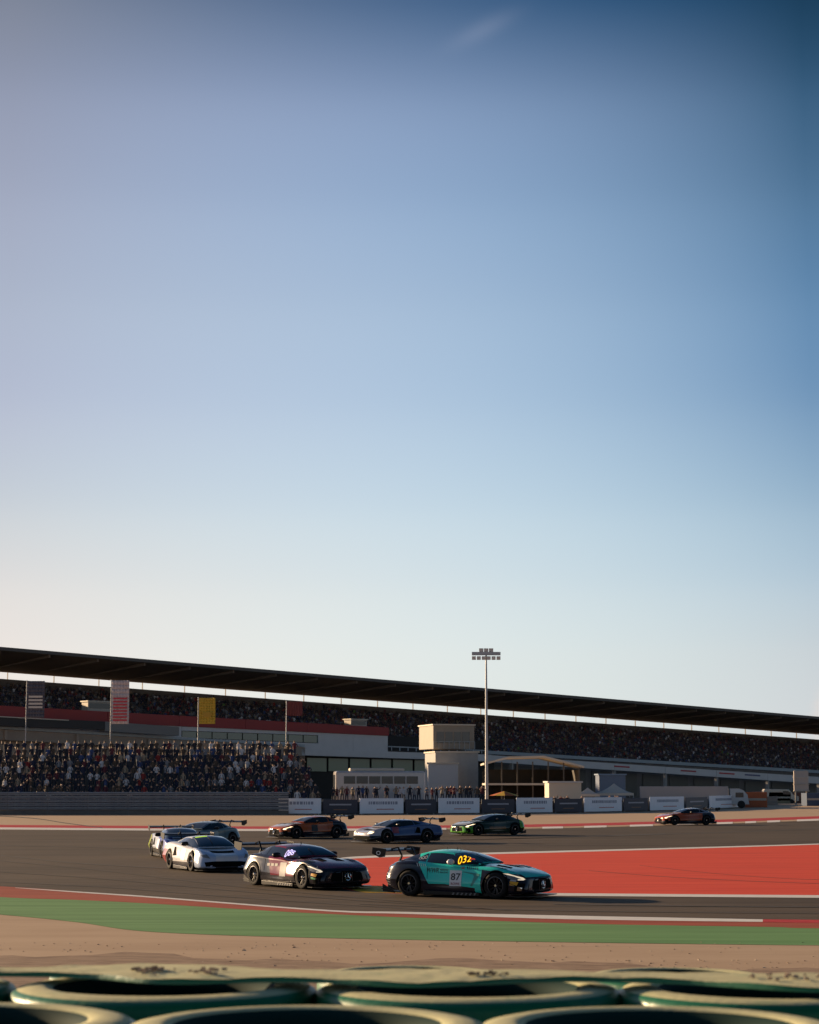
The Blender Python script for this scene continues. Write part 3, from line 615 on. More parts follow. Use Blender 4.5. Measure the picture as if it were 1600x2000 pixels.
# trailer, tent, truck, van, tank, crates on the right
local_box('cream_trailer', 'cream panel trailer standing behind the banners right of the dark hall', 'trailer', 1072, 1136, 1529, 1560, 246, 3, M_cream, rz=R(6), roof=M_wht, z_to_ground=True)
def tent(label, px0, px1, pyt, pye, Y, m):
    a = AT(px0, pye, Y); b = AT(px1, pye, Y); c = AT((px0 + px1) / 2, pyt, Y); w_ = b.x - a.x; d = w_
    t = thing('tent', label, 'tent', ((a.x + b.x) / 2, Y + d / 2, 0)); he = a.z; ha = c.z
    mb = MB(); q = [(-w_ / 2, -d / 2), (w_ / 2, -d / 2), (w_ / 2, d / 2), (-w_ / 2, d / 2)]
    n_s = 6
    def pt(i, k):
        f = k / n_s; z = he + (ha - he) * (f ** 1.6); return (q[i][0] * (1 - f), q[i][1] * (1 - f), z)
    for i in range(4):
        j = (i + 1) % 4
        for k in range(n_s): mb.poly([pt(i, k), pt(j, k), pt(j, k + 1), pt(i, k + 1)] if k < n_s - 1 else [pt(i, k), pt(j, k), pt(i, n_s)])
        mb.hexa([(q[i][0], q[i][1], he - .3), (q[j][0], q[j][1], he - .3), (q[j][0], q[j][1], he - .003), (q[i][0], q[i][1], he - .003)], (0, 0.03, 0))
    mb.obj('canopy', m, t)
    for x, y in q: mb = MB(); mb.tube((x * .98, y * .98, 0), (x * .98, y * .98, he - .31), .05, 6); mb.obj('post', M_fasc, t)
tent('white peaked tent behind the banners, left of the long grey truck', 1168, 1238, 1530, 1549, 262, mat('tent_canvas', (.62, .54, .46), .8))
tent('small white peaked tent between the cream trailer and the larger tent', 1128, 1172, 1538, 1551, 258, mat('tent_canvas', (.62, .54, .46), .8))
def lorry(label, px0, px1, pyt, pyb, Y, m, cabm):
    a = AT(px0, pyb, Y); b = AT(px1, pyt, Y); w_ = b.x - a.x; h = b.z
    t = thing('articulated_lorry', label, 'truck', ((a.x + b.x) / 2, Y, 0), R(-4))
    mb = MB(); mb.box(-w_ / 2, w_ / 2 - 2.6, 0, 2.5, .9, h); bevel_obj(mb.obj('trailer_box', m, t), .05)
    mb = MB(); mb.hexa([(w_ / 2 - 2.4, 0, .5), (w_ / 2, 0, .5), (w_ / 2 - .2, 0, h * .62), (w_ / 2 - .7, 0, h * .82)], (0, 2.4, 0)); mb.hexa([(w_ / 2 - 2.4, 0, .5), (w_ / 2 - .7, 0, h * .82), (w_ / 2 - 1.2, 0, h * .9), (w_ / 2 - 2.4, 0, h * .9)], (0, 2.4, 0)); mb.obj('cab', cabm, t)
    mb = MB(); mb.box(w_ / 2 - 1.7, w_ / 2 - .7, -.02, -.003, h * .5, h * .72); mb.obj('window', M_dwin, t)
    for i in range(5):
        x = (-w_ / 2 + 1.2 + i * 1.15) if i < 3 else w_ / 2 - (3.6 if i == 3 else 1.0)
        mb = MB(); mb.lathe([(.02, -.08), (.3, -.08), (.48, -.05), (.5, .05), (.48, .2), (.02, .2)], 16, 'y', (x, .05, .5)); mb.obj('wheel', mat('tyre_black', (.015, .015, .015), .8), t, 40)
    mb = MB(); mb.box(-w_ / 2 + .1, w_ / 2 - 2.7, .4, 2.1, .6, .89); mb.obj('chassis', M_dk, t)
lorry('long pinkish grey articulated lorry parked behind the right-hand banners', 1252, 1462, 1536, 1562, 262, mat('lorry_grey_pink', (.44, .37, .35), .5), M_wht)
def van(name, label, px0, px1, pyt, Y, m, rz=0.0):
    a = AT(px0, pyt, Y); b = AT(px1, pyt, Y); w_ = b.x - a.x; h = max(1.6, a.z)
    t = thing(name, label, 'van', ((a.x + b.x) / 2, Y, 0), rz)
    pr = [(-w_ / 2, .35), (w_ / 2, .35), (w_ / 2, h * .5), (w_ / 2 - w_ * .14, h * .58), (w_ / 2 - w_ * .28, h * .97), (-w_ / 2 + .15, h), (-w_ / 2, h * .9)]
    mb = MB(); b0 = len(mb.v); n = len(pr)
    mb.v += [(x, 0, z) for x, z in pr] + [(x, 2.0, z) for x, z in pr]; mb.f += [tuple(range(n)), tuple(range(2 * n - 1, n - 1, -1))] + [(i, (i + 1) % n, n + (i + 1) % n, n + i) for i in range(n)]; mb.m += [0] * (n + 2)
    bevel_obj(mb.obj('body', m, t), .08, 3)
    mb = MB(); mb.hexa([(w_ * .05, -.02, h * .62), (w_ * .28, -.02, h * .62), (w_ * .2, -.02, h * .86), (w_ * .05, -.02, h * .86)], (0, .017, 0)); mb.obj('window', M_dwin, t)
    for x in (-w_ * .3, w_ * .3):
        mb = MB(); mb.lathe([(.02, -.06), (.22, -.06), (.33, -.03), (.34, .04), (.33, .16), (.02, .16)], 16, 'y', (x, .03, .34)); mb.obj('wheel', mat('tyre_black', (.015, .015, .015), .8), t, 40)
    return t
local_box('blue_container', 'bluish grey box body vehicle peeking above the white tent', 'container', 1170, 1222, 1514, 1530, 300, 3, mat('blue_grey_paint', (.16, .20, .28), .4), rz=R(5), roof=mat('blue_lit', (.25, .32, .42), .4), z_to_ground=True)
van('cream_van', 'cream van at the right, above the beige and orange containers', 1492, 1560, 1541, 330, M_cream)
def stripes(t, w_, h, d):
    mb = MB(); mb.box(-w_ / 2 + .1, w_ / 2 - .1, -.03, -.003, h * .45, h * .6); mb.obj('band', mat('dull_white', (.4, .36, .3), .6), t)
local_box('orange_container', 'orange container at the right end of the white banners', 'container', 1452, 1498, 1547, 1569, 272, 3, mat('orange_paint', (.42, .09, .02), .5, noise=.15, nscale=1), rz=R(-8), extra=stripes, z_to_ground=True)
local_box('beige_container', 'beige green container between the orange and the blue ones at right', 'container', 1502, 1545, 1547, 1566, 330, 4, mat('beige_green', (.24, .20, .12), .7), extra=stripes, z_to_ground=True)
local_box('brown_container', 'brown red container left of the blue one at the right edge', 'container', 1547, 1572, 1548, 1566, 335, 4, mat('brown_red', (.16, .06, .04), .7), z_to_ground=True)
local_box('blue_crate_stack', 'dark blue container cut by the right edge of the picture', 'container', 1576, 1640, 1549, 1574, 290, 4, mat('deep_blue', (.03, .06, .12), .5), extra=stripes, z_to_ground=True)
# slim white sign tower
p = G(1566, 1568, 0); p = AT(1566, 1560, 300)
st = thing('sign_tower', 'slim pale board tower of three stacked panels at the right edge', 'sign', (p.x, 300, 0))
zs = [AT(1566, y, 300).z for y in (1505, 1518, 1532, 1545)]
for i in range(3): mb = MB(); mb.box(-1.05, 1.05, 0, .35, zs[i + 1] + .06, zs[i] - .06); mb.obj('panel', mat('pale_board', (.46, .40, .36), .6), st)
mb = MB(); mb.box(-.9, -.7, .1, .3, 0, zs[0]); mb.box(.7, .9, .1, .3, 0, zs[0]); mb.obj('post', M_conc, st)
for i in range(3): mb = MB(); mb.box(-1.15, 1.15, -.2, .36, zs[i + 1] - .03, zs[i + 1] + .04); mb.obj('shelf', M_cream, st)

# floodlight mast
p = AT(951, 1560, 250)
mast = thing('floodlight_mast', 'tall thin floodlight mast with two rows of lamps rising above the grandstand roof', 'floodlight mast', (p.x, 250, 0))
zt_ = AT(951, 1266, 250).z; zr1 = AT(951, 1272, 250).z; zr2 = AT(951, 1286, 250).z
M_galv = mat('galvanised_steel', (.38, .39, .41), .5, metal=.3)
mb = MB(); mb.tube((0, 0, 0), (0, 0, zr1), .22, 12, .10); mb.obj('pole', M_galv, mast, 50)
mb = MB(); mb.box(-1.75, 1.75, -.35, .35, zr1 - .48, zr1 - .40); mb.box(-1.75, 1.75, -.37, -.35, zr1 - .4, zr1 - .1); mb.obj('platform', M_galv, mast)
M_lampface = mat('lamp_glass', (.5, .52, .55), .1)
def flood(x, z, s=.2):
    mb = MB(); mb.hexa([(x - s, -.3, z - s * .8), (x + s, -.3, z - s * .8), (x + s, -.42, z + s * .8), (x - s, -.42, z + s * .8)], (0, .22, -.04)); o = mb.obj('floodlight', M_galv, mast)
    mb = MB(); mb.poly([(x - s * .85, -.31, z - s * .68), (x + s * .85, -.31, z - s * .68), (x + s * .85, -.422, z + s * .68), (x - s * .85, -.422, z + s * .68)]); mb.obj('lamp_face', M_lampface, o)
for i in range(6): flood(-1.5 + i * .6, zr2 + .05, .24)
for i in range(3): flood(-.6 + i * .6, zr1 + .12, .26)

# flags and banners on poles
def banner(px, pyt, pyb, wpx, Y, label, draw, base_m, dark=None):
    a = AT(px, pyt, Y); b = AT(px, pyb, Y); w_ = wpx * Y / F
    t = thing('feather_banner', label, 'banner', (a.x, Y, 0), 0, 'banners on poles in front of the pit building')
    mb = MB(); mb.tube((-w_ / 2 - .08, 0, 0), (-w_ / 2 - .08, 0, a.z + .1), .06, 8); mb.obj('pole', M_galv, t)
    mb = MB(); n = 10; nx = 6
    for i in range(n):
        for j in range(nx):
            def q(i_, j_):
                z = b.z + (a.z - b.z) * i_ / n; x = -w_ / 2 + w_ * j_ / nx; return (x, .12 * math.sin(j_ * 1.1 + i_ * .35) * j_ / nx, z)
            mb.poly([q(i, j), q(i, j + 1), q(i + 1, j + 1), q(i + 1, j)])
    o = mb.obj('cloth', base_m, t, 80); md = o.modifiers.new('thickness', 'SOLIDIFY'); md.thickness = .02
    if draw: draw(t, w_, b.z, a.z)
def marks(c, rows, f0, f1, wf=.7):
    def d(t, w_, z0, z1):
        H = z1 - z0
        for i in range(rows):
            z = z0 + H * (f0 + (f1 - f0) * (i + .5) / rows); hh = H * (f1 - f0) / rows * .28
            mb = MB(); mb.box(-w_ * wf / 2, w_ * wf / 2, -.16, -.145, z - hh, z + hh); mb.obj('print', c, t)
    return d
banner(236, 1329, 1414, 34, 270, 'tall white vertical banner with red print rising above the red parapet', marks(mat('print_red', (.55, .06, .08), .7), 8, .05, .62, .8), mat('banner_white', (.62, .52, .52), .7))
banner(405, 1363, 1414, 32, 270, 'yellow vertical banner in front of the red parapet', marks(mat('print_amber', (.55, .30, .03), .7), 1, .2, .5, .5), mat('banner_yellow', (.66, .40, .04), .7))
banner(71, 1330, 1402, 34, 270, 'dark blue vertical banner with white print at the left', marks(mat('print_white', (.6, .55, .5), .7), 4, .24, .62, .8), mat('banner_navy', (.09, .09, .12), .7))
banner(576, 1370, 1398, 30, 270, 'short faded red banner between the yellow banner and the end of the parapet', None, mat('banner_faded_red', (.22, .05, .045), .7))

# ------------------------------------------------------------------ barrier line, boards
M_rail = mat('armco_steel', (.27, .27, .29), .45, metal=.4, noise=.15, nscale=2)
barY = lambda px: 206 if px <= 640 else 206 + (px - 640) * .075
def armco_mesh(Lg):
    mb = MB(); pr = [(-.02, 0), (-.08, .05), (-.08, .10), (-.02, .155), (-.08, .21), (-.08, .26), (-.02, .31)]
    for (y0, z0), (y1, z1) in zip(pr[:-1], pr[1:]): mb.hexa([(0, y0, z0), (Lg, y0, z0), (Lg, y1, z1), (0, y1, z1)], (0, .012, 0))
    return mb
AM = armco_mesh(3.96).mesh('rail', None, [M_rail])
pm = MB(); pm.box(-.05, .05, 0, .12, 0, 2.25); PM = pm.mesh('post', None, [mat('rail_post', (.14, .14, .15), .6)])
x = -56.0; k = 0
cmb = MB(); cmb.box(-2, 1.96, .2, .5, 0, .42)
CBM = cmb.mesh('concrete_base', None, [M_concd])
ar = thing('guard_rail', 'tall multi-beam steel guard rail on a dark base in front of the left crowd', 'guard rail', (0, 0, 0))
while x < -12.5:
    for z in (.5, .86, 1.22, 1.58, 1.94):
        o = link('rail', AM, ar); o.location = (x, 206, z)
    o = link('post', PM, ar); o.location = (x, 206.01, 0)
    o = link('base_block', CBM, ar); o.location = (x + 2, 205.8, 0)
    x += 4
# low wall behind boards continuing right
bw = thing('boundary_wall', 'dark low wall behind the row of advertising boards', 'wall', (0, 0, 0))
pts = [(530, 1591), (700, 1591), (860, 1590), (1000, 1589), (1160, 1587), (1340, 1583), (1450, 1577.5), (1520, 1571)]
for (x0, y0), (x1, y1) in zip(pts[:-1], pts[1:]):
    a, b = G(x0, y0), G(x1, y1); mb = MB(); mb.hexa([a, b, b + Vector((0, 0, .35)), a + Vector((0, 0, .35))], (0, .4, 0)); mb.obj('wall_segment', M_concd, bw)
    mb = MB(); mb.hexa([a + Vector((0, .5, .3)), b + Vector((0, .5, .3)), b + Vector((0, .5, 1.25)), a + Vector((0, .5, 1.25))], (0, .05, 0)); mb.obj('mesh_panel', mat('barrier_dark', (.045, .045, .05), .7), bw)
def board(px0, px1, yb0, h, label, dark=False):
    f = lambda x: next((p[1] + (q[1] - p[1]) * (x - p[0]) / (q[0] - p[0]) for p, q in zip(pts[:-1], pts[1:]) if p[0] <= x <= q[0]), 1575)
    def on(px):
        k = next((i for i in range(len(pts) - 1) if pts[i][0] <= px <= pts[i + 1][0]), len(pts) - 2)
        A, B = G(*pts[k]), G(*pts[k + 1]); d_ = ray(px, 1560); m_ = d_.x / d_.y        # x = m*y
        t_ = (m_ * A.y - A.x) / ((B.x - A.x) - m_ * (B.y - A.y)); return A.lerp(B, t_)
    a, b = on(px0), on(px1); c = (a + b) / 2; d = (b - a); wd = d.length; rz = math.atan2(d.y, d.x)
    if dark: h *= .92
    t = thing('advertising_board', label, 'board', (c.x, c.y - .55, 0), rz, 'advertising boards along the far barrier')
    m = mat('board_dark', (.05, .05, .07), .6) if dark else mat('board_white', (.84, .85, .92), .5, noise=.04, nscale=1)
    mb = MB(); mb.box(-wd / 2, wd / 2, -.05, .03, .1, h); bevel_obj(mb.obj('panel', m, t), .02)
    mb = MB(); mb.box(-wd / 2 + .2, -wd / 2 + .3, .033, .2, 0, h - .1); mb.obj('bracket', M_rail, t); mb = MB(); mb.box(wd / 2 - .3, wd / 2 - .2, .033, .2, 0, h - .1); mb.obj('bracket', M_rail, t)
    if dark:
        mb = MB(); mb.box(-wd * .32, wd * .32, -.062, -.053, h * .62, h * .72); mb.obj('print_line', mat('print_pale', (.4, .38, .42), .6), t)
        mb = MB(); mb.box(-wd * .2, wd * .2, -.062, -.053, h * .3, h * .36); mb.obj('print_line', mat('print_brown', (.25, .13, .08), .6), t)
    else:
        mb = MB(); rnd = random.Random(int(px0)); x = -wd * .3
        while x < wd * .32: ww = rnd.uniform(.12, .3); mb.box(x, x + ww, -.062, -.053, h * .62, h * .80); x += ww + .08
        mb.obj('print_line', mat('print_grey', (.30, .32, .40), .6), t)
        mb = MB(); mb.box(-wd * .12, wd * .28, -.062, -.053, h * .30, h * .35); mb.obj('print_line', mat('print_redline', (.5, .15, .12), .6), t)
LB = [(545, 628, 'white advertising board at the left end of the row, beside the guard rail'), (703, 788, 'second white advertising board from the left, behind the orange car'),
      (856, 936, 'third white advertising board from the left, above the green car'), (1008, 1078, 'fourth white advertising board from the left, right of the green car'),
      (1140, 1213, 'fifth white advertising board from the left'), (1268, 1334, 'sixth white advertising board, above the farthest orange car'), (1384, 1440, 'white advertising board at the right end beside the orange container')]
for i, (a, b, lb) in enumerate(LB): board(a, b, 0, 1.62, lb)
for a, b, lb in ((632, 699, 'dark advertising board between the first and second white boards'), (792, 852, 'dark advertising board between the second and third white boards'), (940, 1004, 'dark advertising board between the third and fourth white boards'),
                 (1082, 1136, 'dark advertising board between the fourth and fifth white boards'), (1217, 1264, 'dark advertising board between the fifth and sixth white boards'), (1338, 1380, 'dark advertising board between the two right-hand white boards')):
    board(a, b, 0, 1.62, lb, True)

# ------------------------------------------------------------------ crowd bank at left
tb = thing('spectator_terrace', 'stepped spectator bank behind the guard rail at the left', 'terrace', (0, 0, 0))
TR = 9
def trow(k): return 210.0 + k * 1.5, .65 + .66 * k
for k in range(TR):
    y, z = trow(k); xr = -8.6 - k * .45
    for s in range(4):
        xa = -60 + s * (60 + xr) / 4; xb = xa + (60 + xr) / 4 - .02; mb = MB(); mb.box(xa, xb, y - .4, y + 1.09, 0 if k == 0 else z - .7, z); mb.obj('step', M_concd, tb)
def skin_person(pose):
    J = {'pel': (0, 0, .95), 'chest': (0, .01, 1.25), 'neck': (0, .02, 1.47), 'head': (0, -.01, 1.60), 'top': (0, 0, 1.72)}
    for s, n in ((-1, 'l'), (1, 'r')):
        J['hip' + n] = (s * .10, 0, .9); J['kn' + n] = (s * .12, -.02, .5); J['an' + n] = (s * .13, .02, .08); J['toe' + n] = (s * .15, -.16, .04)
        J['sh' + n] = (s * .19, .02, 1.42)
        if pose == 0: J['el' + n] = (s * .26, .03, 1.13); J['ha' + n] = (s * .25, -.07, .88)
        elif pose == 1: J['el' + n] = (s * .28, .02, 1.15); J['ha' + n] = (s * .05, -.26, 1.2)
        elif pose == 2: J['el' + n] = (s * .27, -.2, 1.3); J['ha' + n] = (s * .08, -.3, 1.52)
        else:
            J['el' + n] = (s * .3, 0, 1.15) if s < 0 else (s * .34, -.02, 1.6); J['ha' + n] = (s * .17, -.05, .98) if s < 0 else (s * .28, -.05, 1.88)
    names = list(J); E = [('pel', 'chest'), ('chest', 'neck'), ('neck', 'head'), ('head', 'top')]
    for n in 'lr': E += [('pel', 'hip' + n), ('hip' + n, 'kn' + n), ('kn' + n, 'an' + n), ('an' + n, 'toe' + n), ('neck', 'sh' + n), ('sh' + n, 'el' + n), ('el' + n, 'ha' + n)]
    rad = {'pel': (.15, .11), 'chest': (.16, .11), 'neck': (.055, .055), 'head': (.085, .10), 'top': (.06, .07), 'hip': (.09, .09), 'kn': (.065, .065), 'an': (.045, .045), 'toe': (.04, .03), 'sh': (.065, .06), 'el': (.045, .045), 'ha': (.035, .035)}
    me = bpy.data.meshes.new('p'); me.from_pydata([J[n] for n in names], [(names.index(a), names.index(b)) for a, b in E], [])
    o = bpy.data.objects.new('p', me); COL.objects.link(o); o.modifiers.new('s', 'SKIN'); o.modifiers['s'].use_smooth_shade = True
    for i, n in enumerate(names):
        r_ = rad.get(n) or rad.get(n[:-1]); me.skin_vertices[0].data[i].radius = r_
    me.skin_vertices[0].data[0].use_root = True
    sd = o.modifiers.new('u', 'SUBSURF'); sd.levels = 1
    dg = bpy.context.evaluated_depsgraph_get(); r_ = bpy.data.meshes.new_from_object(o.evaluated_get(dg)); bpy.data.objects.remove(o); return r_
POSES = [skin_person(i) for i in range(4)]
SH = {'dark': 'black', 'brown': 'brown', 'white': 'white', 'grey': 'grey', 'blue': 'blue', 'red': 'red', 'maroon': 'maroon', 'navy': 'navy', 'tan': 'tan', 'green': 'light green'}
PMESH = {}
def person_mesh(pose, ci):
    k = (pose, ci)
    if k in PMESH: return PMESH[k]
    me = POSES[pose].copy(); me.materials.clear()
    for m in (CM[CL[ci][0]], M_denim, M_skin, M_hair): me.materials.append(m)
    for f in me.polygons:
        c = f.center
        if c.z > 1.50 and abs(c.x) < .12: f.material_index = 3 if (c.z > 1.66 or c.y > .05) else 2
        elif c.z < .93 and abs(c.x) < .2: f.material_index = 1
        elif (pose == 0 and abs(c.x) > .2 and c.z < 1.02) or (pose in (1, 2) and c.y < -.16) or (pose == 3 and (c.z > 1.72 or (c.x < -.16 and c.z < 1.05))): f.material_index = 2
        else: f.material_index = 0
    PMESH[k] = me; return me
def add_person(x, y, z, rnd, where, grp, ci=None):
    ci = wpick(rnd, 1.6) if ci is None else ci; pose = rnd.choices((0, 1, 2, 3), weights=(5, 4, 2, 1))[0]
    o = link('person', person_mesh(pose, ci), None); o.location = (x, y, z); o.rotation_euler.z = rnd.gauss(.1, .35); s = rnd.uniform(.92, 1.06); o.scale = (s * 1.08, s * 1.08, s)
    c = SH[CL[ci][0]]; po = ('arms down', 'arms folded', 'hands at the face', 'one arm raised')[pose]
    props(o, 'spectator in %s, %s, %s' % (c, po, where), 'person', grp)
rnd = random.Random(21); cnt = 0; rest = MB()
spots = []
for k in range(TR):
    y, z = trow(k); xr = -8.9 - k * .45; x = -46.0
    while x < xr:
        x += rnd.uniform(.5, .95); spots.append((x, y + rnd.uniform(-.2, .45), z, k))
rnd.shuffle(spots); spots.sort(key=lambda s: s[3])
for (x, y, z, k) in spots:
    if x > (-8.7 - k * .45): continue
    if cnt < 262:
        add_person(x, y, z, rnd, '%s row of the bank, %s' % (('front', 'second', 'third', 'fourth', 'fifth', 'sixth', 'seventh', 'eighth', 'top')[k], 'far left' if x < -38 else ('left part' if x < -30 else ('middle' if x < -22 else ('right part' if x < -14 else 'right end')))), 'spectators standing on the left bank'); cnt += 1
    else:
        tiny_person(rest, Vector((x, y, z)), Vector((1, 0, 0)), rnd.uniform(.94, 1.05), wpick(rnd, 1.4), False, rnd)
o = link('back_row_crowd', rest.mesh('crowd', None, PEOPLE_MATS, fix=False)); props(o, 'spectators packed in the back rows at the top of the left bank', 'crowd', kind='stuff')
pt2 = thing('paddock_step', 'low raised dark deck behind the boards, in front of the white coach', 'deck', (0, 0, 0))
a_ = AT(640, 1560, 216); b_ = AT(955, 1560, 216)
for i in range(6): mb = MB(); w0 = a_.x + (b_.x - a_.x) * i / 6; w1 = a_.x + (b_.x - a_.x) * (i + 1) / 6 - .02; mb.box(w0, w1, 213, 219.5, 0, 1.1); mb.obj('deck_block', M_concd, pt2)
for i in range(38):
    px = 645 + 300 * (i + rnd.random()) / 30 if i < 30 else rnd.uniform(1060, 1240); Y = rnd.uniform(213.6, 219) if i < 30 else rnd.uniform(236, 242)
    p = AT(px, 1560, Y); add_person(p.x, Y, 1.1 if i < 30 else .0, rnd, 'behind the boards ' + ('by the left end of the coach' if px < 740 else ('by the middle of the coach' if px < 850 else ('by the white tower base' if px < 960 else 'near the cream trailer and tents'))), 'people behind the advertising boards')
# yellow and orange parasol behind the boards
p = AT(985, 1553, 232)
ps = thing('parasol', 'low yellow and orange parasol behind the boards below the dark hall', 'parasol', (p.x, 232, 0))
for k in range(8):
    a0, a1 = k * math.pi / 4, (k + 1) * math.pi / 4; mb = MB(); mb.poly([(0, 0, p.z + .45), (1.7 * math.cos(a0), 1.7 * math.sin(a0), p.z - .05), (1.7 * math.cos(a1), 1.7 * math.sin(a1), p.z - .05)]); mb.obj('panel', mat('parasol_yellow', (.6, .36, .03), .7) if k % 2 else mat('parasol_orange', (.5, .12, .02), .7), ps)
mb = MB(); mb.tube((0, 0, 0), (0, 0, p.z + .4), .03, 6); mb.obj('pole', M_galv, ps)
#CARS
# ------------------------------------------------------------------ race cars
def livery(name, base, zones, rough=.16, coat=.2):
    """paint with hard edged colour fields: zones = [(colour, [(a, b, c, d), ...])]; a field is where a*x + b*|y| + c*z + d > 0 for all"""
    m = bpy.data.materials.new(name); m.use_nodes = True; n = m.node_tree.nodes; l = m.node_tree.links; b = n['Principled BSDF']
    b.inputs['Roughness'].default_value = rough; b.inputs['Coat Weight'].default_value = coat; b.inputs['Coat Roughness'].default_value = .05; b.inputs['Specular IOR Level'].default_value = .35
    tc = n.new('ShaderNodeTexCoord'); s = n.new('ShaderNodeSeparateXYZ'); l.new(tc.outputs['Object'], s.inputs[0])
    ab = n.new('ShaderNodeMath'); ab.operation = 'ABSOLUTE'; l.new(s.outputs[1], ab.inputs[0])
    cb = n.new('ShaderNodeCombineXYZ'); l.new(s.outputs[0], cb.inputs[0]); l.new(ab.outputs[0], cb.inputs[1]); l.new(s.outputs[2], cb.inputs[2])
    prev = None
    for col, planes in zones:
        acc = None
        for a, b_, c, d in planes:
            dp = n.new('ShaderNodeVectorMath'); dp.operation = 'DOT_PRODUCT'; l.new(cb.outputs[0], dp.inputs[0]); dp.inputs[1].default_value = (a, b_, c)
            gt = n.new('ShaderNodeMath'); gt.operation = 'GREATER_THAN'; l.new(dp.outputs['Value'], gt.inputs[0]); gt.inputs[1].default_value = -d
            if acc is None: acc = gt.outputs[0]
            else:
                mu = n.new('ShaderNodeMath'); mu.operation = 'MULTIPLY'; l.new(acc, mu.inputs[0]); l.new(gt.outputs[0], mu.inputs[1]); acc = mu.outputs[0]
        mx = n.new('ShaderNodeMix'); mx.data_type = 'RGBA'; l.new(acc, mx.inputs[0])
        if prev is None: mx.inputs[6].default_value = (*base, 1)
        else: l.new(prev, mx.inputs[6])
        mx.inputs[7].default_value = (*col, 1); prev = mx.outputs[2]
    # road grime
    nz = n.new('ShaderNodeTexNoise'); nz.inputs['Scale'].default_value = 3; nz.inputs['Detail'].default_value = 8; l.new(tc.outputs['Object'], nz.inputs[0])
    mr = n.new('ShaderNodeMapRange'); mr.inputs[1].default_value = .45; mr.inputs[2].default_value = .8; mr.inputs[4].default_value = .10; l.new(nz.outputs[0], mr.inputs[0])
    gx = n.new('ShaderNodeMix'); gx.data_type = 'RGBA'; l.new(mr.outputs[0], gx.inputs[0]); gx.inputs[7].default_value = (.12, .09, .07, 1)
    if prev is None: gx.inputs[6].default_value = (*base, 1)
    else: l.new(prev, gx.inputs[6])
    l.new(gx.outputs[2], b.inputs['Base Color'])
    r2 = n.new('ShaderNodeMath'); r2.operation = 'ADD'; l.new(mr.outputs[0], r2.inputs[0]); r2.inputs[1].default_value = rough; l.new(r2.outputs[0], b.inputs['Roughness'])
    return m
M_glass = mat('car_glass', (.008, .010, .013), .06, spec=.6, coat=.3)
M_carb = mat('carbon_black', (.008, .008, .009), .34, spec=.22)
M_well = mat('wheel_well', (.004, .004, .004), .95, spec=.1)
M_tyre = mat('slick_tyre', (.010, .010, .010), .8, spec=.2, bump=.2, nscale=30)
M_rim = mat('dark_rim', (.022, .022, .024), .35, metal=.6)
M_rime = mat('rim_edge', (.10, .10, .11), .3, metal=.8)
M_lens = mat('lamp_lens', (.20, .20, .20), .08, spec=.9)
M_drl = mat('lamp_strip', (.75, .68, .55), .25, emit=(1, .8, .55), estr=.35)
M_tail = mat('tail_lens', (.28, .03, .02), .12)
M_hl = mat('headlamp_lit', (.9, .8, .6), .2, emit=(1, .72, .42), estr=1.6)
M_white_d = mat('decal_white', (.66, .66, .68), .4)
M_black_d = mat('decal_black', (.012, .012, .014), .5)
M_chrome = mat('chrome', (.7, .7, .72), .12, metal=1)

# station rows: x, zb, wb, wm, zm, ws, zs, zc
GT = [(2.28, .20, .46, .52, .30, .42, .48, .52), (2.23, .15, .68, .78, .30, .64, .55, .59), (2.10, .12, .84, .92, .34, .78, .60, .65), (1.85, .11, .88, .97, .40, .86, .68, .72),
      (1.40, .11, .90, 1.0, .45, .88, .79, .80), (.95, .11, .90, .99, .42, .86, .80, .86), (.60, .11, .90, .95, .42, .84, .80, .91), (.1, .11, .91, .935, .42, .86, .835, .95),
      (-.5, .11, .91, .95, .45, .87, .86, .97), (-.9, .11, .91, .985, .48, .88, .90, .98), (-1.25, .12, .92, 1.0, .50, .88, .925, .96), (-1.6, .14, .90, .985, .50, .86, .90, .93),
      (-1.88, .20, .82, .92, .50, .76, .82, .88), (-2.06, .28, .64, .76, .50, .60, .74, .82), (-2.13, .34, .5, .60, .50, .46, .66, .72)]
GT_CAB = [(.80, .86, .895, .66, .66), (.66, .85, .965, .72, .66), (.42, .845, 1.065, .78, .63), (.15, .84, 1.155, .81, .60), (-.15, .85, 1.212, .82, .575), (-.45, .86, 1.235, .82, .56), (-.8, .88, 1.215, .81, .55), (-1.1, .90, 1.155, .77, .53),
          (-1.4, .90, 1.065, .72, .50), (-1.7, .88, .965, .66, .44), (-1.95, .85, .885, .55, .38)]       # x, zbelt, ztop, wbelt, wrail
ME = [(2.25, .18, .50, .58, .28, .44, .46, .50), (2.19, .13, .72, .84, .28, .66, .54, .56), (2.0, .11, .86, .95, .32, .80, .64, .60), (1.7, .11, .90, .98, .38, .85, .74, .66), (1.30, .11, .90, 1.0, .42, .86, .80, .74), (.9, .11, .90, .98, .42, .84, .79, .80),
      (.4, .11, .91, .95, .42, .85, .80, .86), (-.2, .11, .91, .96, .45, .86, .86, .92), (-.75, .11, .91, .99, .48, .88, .90, .96), (-1.22, .12, .92, 1.0, .50, .89, .93, .97), (-1.7, .14, .90, .99, .52, .87, .92, .97), (-2.1, .22, .84, .96, .52, .82, .86, .93), (-2.26, .30, .76, .88, .52, .74, .78, .86)]
ME_CAB = [(1.20, .78, .80, .70, .66), (.95, .79, .93, .75, .64), (.65, .80, 1.05, .79, .60), (.35, .81, 1.14, .80, .57), (.05, .84, 1.185, .80, .56), (-.3, .87, 1.19, .80, .55), (-.7, .90, 1.16, .77, .53), (-1.1, .91, 1.10, .72, .50), (-1.5, .92, 1.03, .66, .46), (-1.85, .91, .96, .60, .40)]
